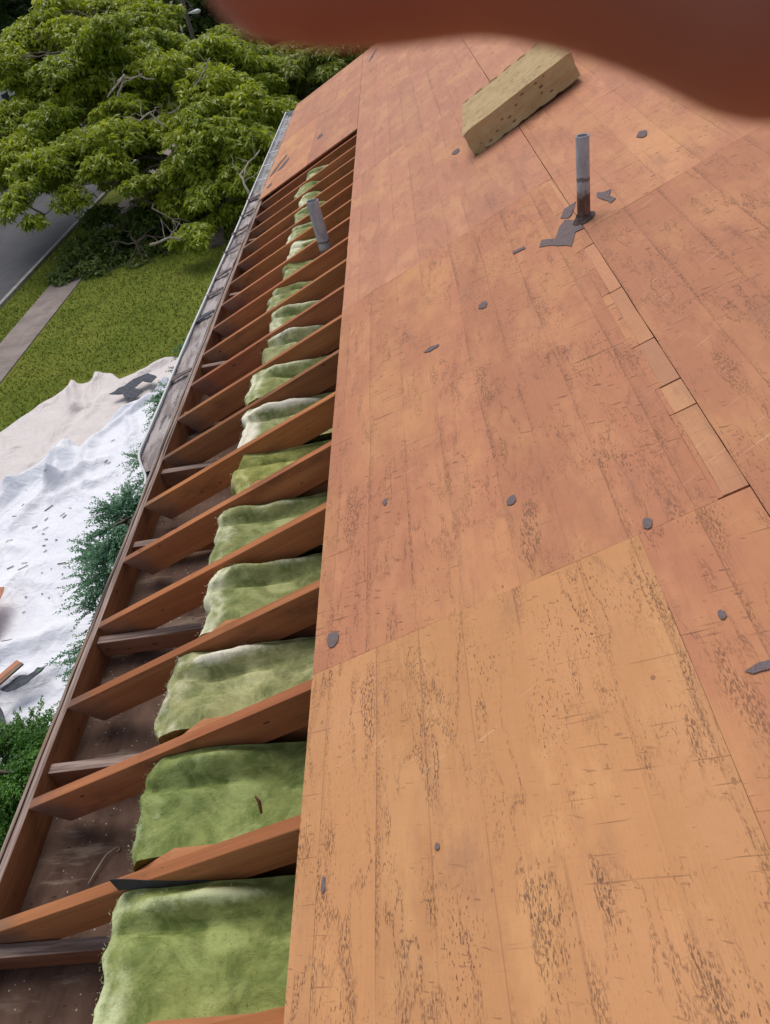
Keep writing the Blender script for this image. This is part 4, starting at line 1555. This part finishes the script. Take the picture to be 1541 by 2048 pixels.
# trees across the road and beyond
far = [(-30, 73, 15, 6.5, 'tall rounded tree right behind the white house, beside the dark corner tree', (.02, .05, .016), (.07, .11, .035)), (-24, 36, 5.0, 2.6, 'rounded dark bush across the road at the left edge', (.012, .035, .018), (.045, .085, .035)), (-38, 46, 15, 6.5, 'tall blue green tree at the far upper left corner', (.012, .035, .020), (.035, .075, .040)), (-44, 80, 17, 9, 'broad far tree behind the white house', (.02, .05, .018), (.06, .10, .035)), (-13, 62, 7.5, 3.6, 'street tree on the verge behind the yard tree', (.03, .06, .015), (.11, .15, .04)), (-4, 44, 7.5, 3.8, 'tree in the next yard behind the olive tree', (.03, .05, .012), (.10, .13, .03)), (-30, 90, 15, 8, 'large far tree at the road end on the left', (.02, .05, .016), (.07, .11, .035)), (-31, 52, 8.5, 4.2, 'dark blue green tree across the road at the upper left corner', (.012, .035, .020), (.035, .075, .040)),
       (-25.5, 44, 6.0, 2.8, 'low dark green tree at the left edge across the road', (.012, .035, .018), (.045, .085, .035)),
       (-33, 68, 8.5, 4.5, 'tall green tree behind the white house across the road', (.02, .05, .014), (.07, .11, .03)),
       (-19, 92, 9.0, 4.6, 'distant green tree at the end of the road', (.03, .05, .015), (.10, .13, .04)),
       (-9.5, 74, 8.0, 4.0, 'distant mid green tree beyond the yard tree', (.03, .055, .015), (.11, .14, .04)),
       (-2, 62, 9.0, 4.6, 'far green tree above the roof edge behind the olive tree', (.03, .05, .012), (.10, .13, .03)),
       (8, 56, 9.5, 5.0, 'far tree behind the ridge on the right', (.03, .05, .012), (.10, .13, .03)),
       (-27, 110, 10, 5.5, 'tree far down the road on the left side', (.03, .05, .02), (.09, .12, .045))]
for x, y, hgt, rad, lb, ca, cb in far:
    pads = []
    for i in range(26):
        t = random.uniform(.25, 1)
        a = random.uniform(0, 6.28)
        rr = rad * math.sqrt(random.random()) * math.sqrt(max(.15, 1 - ((t - .5) / .62) ** 2))
        pads.append(((x + math.cos(a) * rr, y + math.sin(a) * rr, hgt * t), random.uniform(.28, .42) * rad))
    tree('broadleaf_tree', (x, y, 0), (x + .2, y, hgt * .4), [((x + rad * .5, y, hgt * .7), .12), ((x - rad * .5, y + .5, hgt * .7), .12), ((x, y - rad * .4, hgt * .85), .12)], pads, lb, r0=.25, leaf=.5, per=110, ca=tuple(1.3 * q for q in ca), cb=tuple(1.5 * q for q in cb), nl=6, flat=.6, group='trees across the road and beyond', wid=.30)


# conifer shrubs below the eave
def conifer(base, height, rad, nbr, label, ca, cb, seed, spray=.21):
    random.seed(seed)
    base = Vector(base)
    root = empty('evergreen_shrub', base, label=label, cat='shrub', group='evergreen shrubs below the eave')
    m = MB()
    m.tube([(0, 0, -.1), (.03, .02, height * .5), (0, 0, height * .97)], [.07, .05, .015], 8)
    C, D, Ln, T = [], [], [], []
    ca, cb = np.array(ca), np.array(cb)
    for i in range(nbr):
        t = random.random() ** .75
        z = height * (.30 + .70 * t)
        prof_ = rad * (1 - max(0, (t - .25) / .75) ** 2.2 * .88)
        a = random.uniform(0, 6.28)
        ln = prof_ * random.uniform(.62, 1.30)
        dirv = Vector((math.cos(a), math.sin(a), random.uniform(-.05, .40)))
        st = Vector((0, 0, z - ln * dirv.z * .8))
        tip = st + Vector((dirv.x * ln, dirv.y * ln, dirv.z * ln))
        pts = branch_path(st, tip, .04, .06, 5)
        if i % 5 == 0:
            m.tube(pts, [.014, .012, .010, .008, .006, .004], 4)
        bt = random.uniform(0, 1)
        for k_ in range(13):                 # side sprays on the outer half of the branch
            f = 1 - .6 * (k_ / 13) ** 1.2
            p = st.lerp(tip, f)
            sd_ = Vector((-dirv.y, dirv.x, 0)) * random.choice((-1, 1)) * (0 if k_ == 0 else 1)
            d = (dirv * .9 + sd_ * random.uniform(.5, 1.0) + Vector((0, 0, random.uniform(-.25, .25)))).normalized()
            sl = spray * random.uniform(.7, 1.3)
            nn = 54
            tt = np.linspace(.05, 1, nn)
            cen = np.array(p)[None] + np.array(d)[None] * (tt * sl)[:, None] + rng.normal(0, .004, (nn, 3)) - np.array([0, 0, 1.])[None] * (tt ** 2 * .15 * sl)[:, None]
            dr = np.array(d)[None] * .8 + rng.normal(0, .6, (nn, 3))
            dr /= np.linalg.norm(dr, axis=1, keepdims=True)
            C.append(cen)
            D.append(dr)
            Ln.append(rng.uniform(.017, .031, nn) * (spray / .2) ** .5 * (1.15 - .5 * tt))
            ff = np.clip(.25 * bt + .45 * tt + rng.normal(0, .15, nn), 0, 1)[:, None]
            T.append(ca[None] * (1 - ff) + cb[None] * ff)
    m.build('trunk', M['bark'], root, smooth=True)
    C, D, Ln, T = map(np.concatenate, (C, D, Ln, T))
    v, f, t = leaf_quads(C, D, Ln, Ln * .24, T)
    fast_mesh('foliage', v, f, t, M['needle'], root)


conifer((-2.3, 3.75, 0), 4.75, .92, 330, 'blue green evergreen with feathery sprays over the white sheet, middle of the row', (.06, .165, .10), (.24, .44, .29), 3)
conifer((-2.35, 5.6, 0), 4.65, .92, 260, 'farther blue green evergreen whose sprays show beside the bent gutter end', (.06, .165, .10), (.24, .44, .29), 4)
conifer((-2.5, 7.2, 0), 4.35, .9, 200, 'farthest evergreen, only small tips showing past the gutter by the felt scrap', (.035, .115, .060), (.15, .33, .17), 5)
conifer((-2.6, 2.0, 0), 4.6, 1.15, 640, 'brighter leafy green evergreen at the lower left corner below the eave', (.028, .095, .012), (.13, .31, .035), 6, .15)
random.seed(77)

# ------------------------------------------------------------------ across the road
def small_house(x, y, w, d, hgt, label, mat):
    root = empty('house', (x, y, 0), label=label, cat='house')
    m = MB()
    m.beam([[(0, q, 0), (w, q, 0), (w, q, hgt), (w / 2, q, hgt + w * .22), (0, q, hgt)] for q in (0, d)], [0, d])
    m.build('wall', mat, root)
    m = MB()
    for s in (0, 1):
        e0 = (-.4, hgt - .16) if s == 0 else (w + .4, hgt - .16)
        m.beam([[(e0[0], q, e0[1] + .05), (w / 2, q, hgt + w * .22 + .05), (w / 2, q, hgt + w * .22 + .17), (e0[0], q, e0[1] + .17)] for q in (-.4, d + .4)], [0, d])
    m.build('roof', M['roofing'], root)
    for q in (d * .2, d * .65):
        m = MB()
        m.beam([[(w + .005, y_, 1.0), (w + .03, y_, 1.0), (w + .03, y_, 2.2), (w + .005, y_, 2.2)] for y_ in (q, q + 1.3)], [0, 1.3])
        wn2 = m.build('window', M['dark_glass'], root)
        m = MB()
        for a_, b_, c_, d_ in ((q - .1, q + 1.4, .9, 1.0), (q - .1, q + 1.4, 2.2, 2.3), (q - .1, q, 1.0, 2.2), (q + 1.3, q + 1.4, 1.0, 2.2)):
            m.beam([[(w + .005, y_, c_), (w + .05, y_, c_), (w + .05, y_, d_), (w + .005, y_, d_)] for y_ in (a_, b_)], [0, 1])
        m.build('window_frame', M['trim'], wn2)
    return root


small_house(-38, 53, 8.5, 13, 3.0, 'white house across the road glimpsed through the yard tree', M['siding'])
small_house(-14.5, 84, 8, 11, 3.0, 'pinkish house far down the street, above the lamp', simple('pink_siding', (.52, .42, .38), (.58, .47, .43), (2, 2, 12), .7))

# street lamp on a wooden pole
lp = at(389, 24, 40)
root = empty('street_lamp', (lp.x - .55, lp.y + .2, 0), label='street lamp with a pale grey head on a wooden pole beyond the yard tree', cat='street lamp')
b_ = root.location
m = MB()
m.tube([(0, 0, -.2), (.02, 0, 4), (.05, 0, 9.5)], [.13, .115, .09], 10)
m.build('pole', M['pole'], root, smooth=True)
m = MB()
m.tube([(0.05, 0, lp.z + .9), (.25, -.1, lp.z + .75), (.52, -.2, lp.z + .12)], [.028, .028, .028], 8)
m.build('arm', M['pole'], root, smooth=True)
m = MB()
prof = []
for t in np.linspace(0, 1, 12):
    w_ = .02 + .16 * math.sin(min(1, t * 1.25) * math.pi / 2) * math.sqrt(max(0, 1 - max(0, t - .8) / .22))
    prof.append([(lp.x - b_.x - .36 + .72 * t, lp.y - b_.y + math.cos(a) * w_, lp.z + math.sin(a) * w_ * .62) for a in [q * 2 * math.pi / 14 for q in range(14)]])
m.beam(prof, list(np.linspace(0, .7, 12)))
m.build('lamp_head', M['lamp_grey'], root, smooth=True)

# ------------------------------------------------------------------ the photographer's hand held over the lens
HAND = empty('person', CAMM @ Vector((.10, .06, -.02)), label='hand held like a visor over the lens, its forefinger across the top of the photo', cat='person')
HI = Matrix.Translation(-HAND.location) @ CAMM
m = MB()


def limb(pts):
    """pts: (x, y, z, radius) in metres round the lens; smooth tube with a round tip"""
    pts = [np.array(p) for p in pts]
    fine = []
    for a in range(len(pts) - 1):
        p0, p1, p2, p3 = pts[max(a - 1, 0)], pts[a], pts[a + 1], pts[min(a + 2, len(pts) - 1)]
        for t in np.linspace(0, 1, 9)[:-1]:
            fine.append(.5 * ((2 * p1) + (-p0 + p2) * t + (2 * p0 - 5 * p1 + 4 * p2 - p3) * t * t + (-p0 + 3 * p1 - 3 * p2 + p3) * t ** 3))
    fine.append(pts[-1])
    d = fine[0][:3] - fine[1][:3]
    d /= np.linalg.norm(d)
    r = fine[0][3]
    cap = [np.array([*(fine[0][:3] + d * r * math.sin(q)), r * math.cos(q)]) for q in (1.5, 1.25, 1.0, .7, .35)]
    fine = cap + fine
    m.tube([HI @ Vector(p[:3]) for p in fine], [max(.0004, float(p[3])) for p in fine], 20)


# forefinger, tip to knuckle
limb([(-.0104, .0504, -.066, .0070), (-.0060, .0508, -.066, .0077), (-.0015, .0511, -.066, .0079), (.0040, .0514, -.0658, .0078), (.0085, .0515, -.0655, .0076), (.0125, .0513, -.065, .0080), (.0187, .0501, -.064, .0086), (.0245, .0480, -.063, .0090), (.0290, .0459, -.062, .0095), (.0335, .0437, -.061, .0100), (.0380, .0432, -.060, .0096), (.050, .0452, -.057, .0100), (.062, .049, -.053, .0112), (.075, .053, -.049, .0125)])
limb([(-.017, .0570, -.049, .0070), (-.011, .0575, -.049, .0080), (.006, .0585, -.048, .0079), (.013, .0590, -.047, .0083), (.032, .0580, -.045, .0098), (.050, .0570, -.042, .0100), (.078, .058, -.036, .0125)])  # unseen fingers, posed above the lens to shade the forefinger from the sky
limb([(-.010, .0590, -.031, .0066), (-.005, .0595, -.031, .0075), (.010, .0605, -.030, .0075), (.032, .0600, -.028, .0092), (.050, .0590, -.026, .0095), (.078, .058, -.021, .0120)])
limb([(.006, .0570, -.014, .0058), (.010, .0575, -.014, .0066), (.022, .0580, -.013, .0066), (.040, .0580, -.011, .0080), (.055, .0575, -.009, .0085), (.078, .056, -.006, .0112)])
# palm and thumb
for kz, wz in ((-.049, -.034), (-.036, -.027), (-.021, -.019), (-.006, -.012)):
    limb([(.076, .055, kz, .0125), (.10, .056, (kz * 2 + wz) / 3, .0135), (.125, .053, (kz + wz * 2) / 3, .0150), (.150, .049, wz, .0165)])
limb([(.045, .024, -.047, .0075), (.052, .026, -.048, .0090), (.066, .031, -.049, .0092), (.078, .036, -.047, .0105), (.100, .043, -.040, .0140), (.130, .048, -.030, .0170)])
limb([(.110, .050, -.025, .0160), (.150, .049, -.022, .0185), (.165, .048, -.020, .0210), (.20, .043, -.012, .0255), (.25, .030, .002, .0310), (.31, .012, .020, .0370), (.36, -.004, .036, .0400)])
limb([(.150, .049, -.034, .0165), (.20, .043, -.030, .0230), (.27, .026, -.012, .0300)])
hand = m.build('hand', M['skin'], HAND, smooth=True)
rm = hand.modifiers.new('remesh', 'REMESH')
rm.mode = 'VOXEL'
rm.voxel_size = .0012
rm.use_smooth_shade = True
sm = hand.modifiers.new('smooth', 'SMOOTH')
sm.factor = .5
sm.iterations = 8
for tipx, y, z, r in ((-.0085, .0504, -.066, .0070), (-.015, .0570, -.049, .0070), (-.008, .0590, -.031, .0066), (.008, .0570, -.014, .0058)):
    m = MB()
    pr = []
    for t in np.linspace(0, 1, 6):
        w_ = r * .72 * math.sqrt(max(.1, 1 - (2 * t - 1) ** 4))
        pr.append([HI @ Vector((tipx - r * .55 + t * .010, y + r * (.95 - .18 * q * q) + .0002 * (1 if s else -1), z + q * w_)) for s, q in ((0, -1), (0, -.5), (0, 0), (0, .5), (0, 1), (1, 1), (1, .5), (1, 0), (1, -.5), (1, -1))])
    m.beam(pr, list(np.linspace(0, .01, 6)))
    m.build('fingernail', M['nail'], HAND, smooth=True)
m = MB()
m.tube([HI @ Vector(p) for p in ((.255, .030, -.002), (.31, .012, .018), (.42, -.025, .055), (.50, -.05, .08))], [.042, .047, .056, .060], 24)
m.build('sleeve', M['sleeve'], HAND, smooth=True)
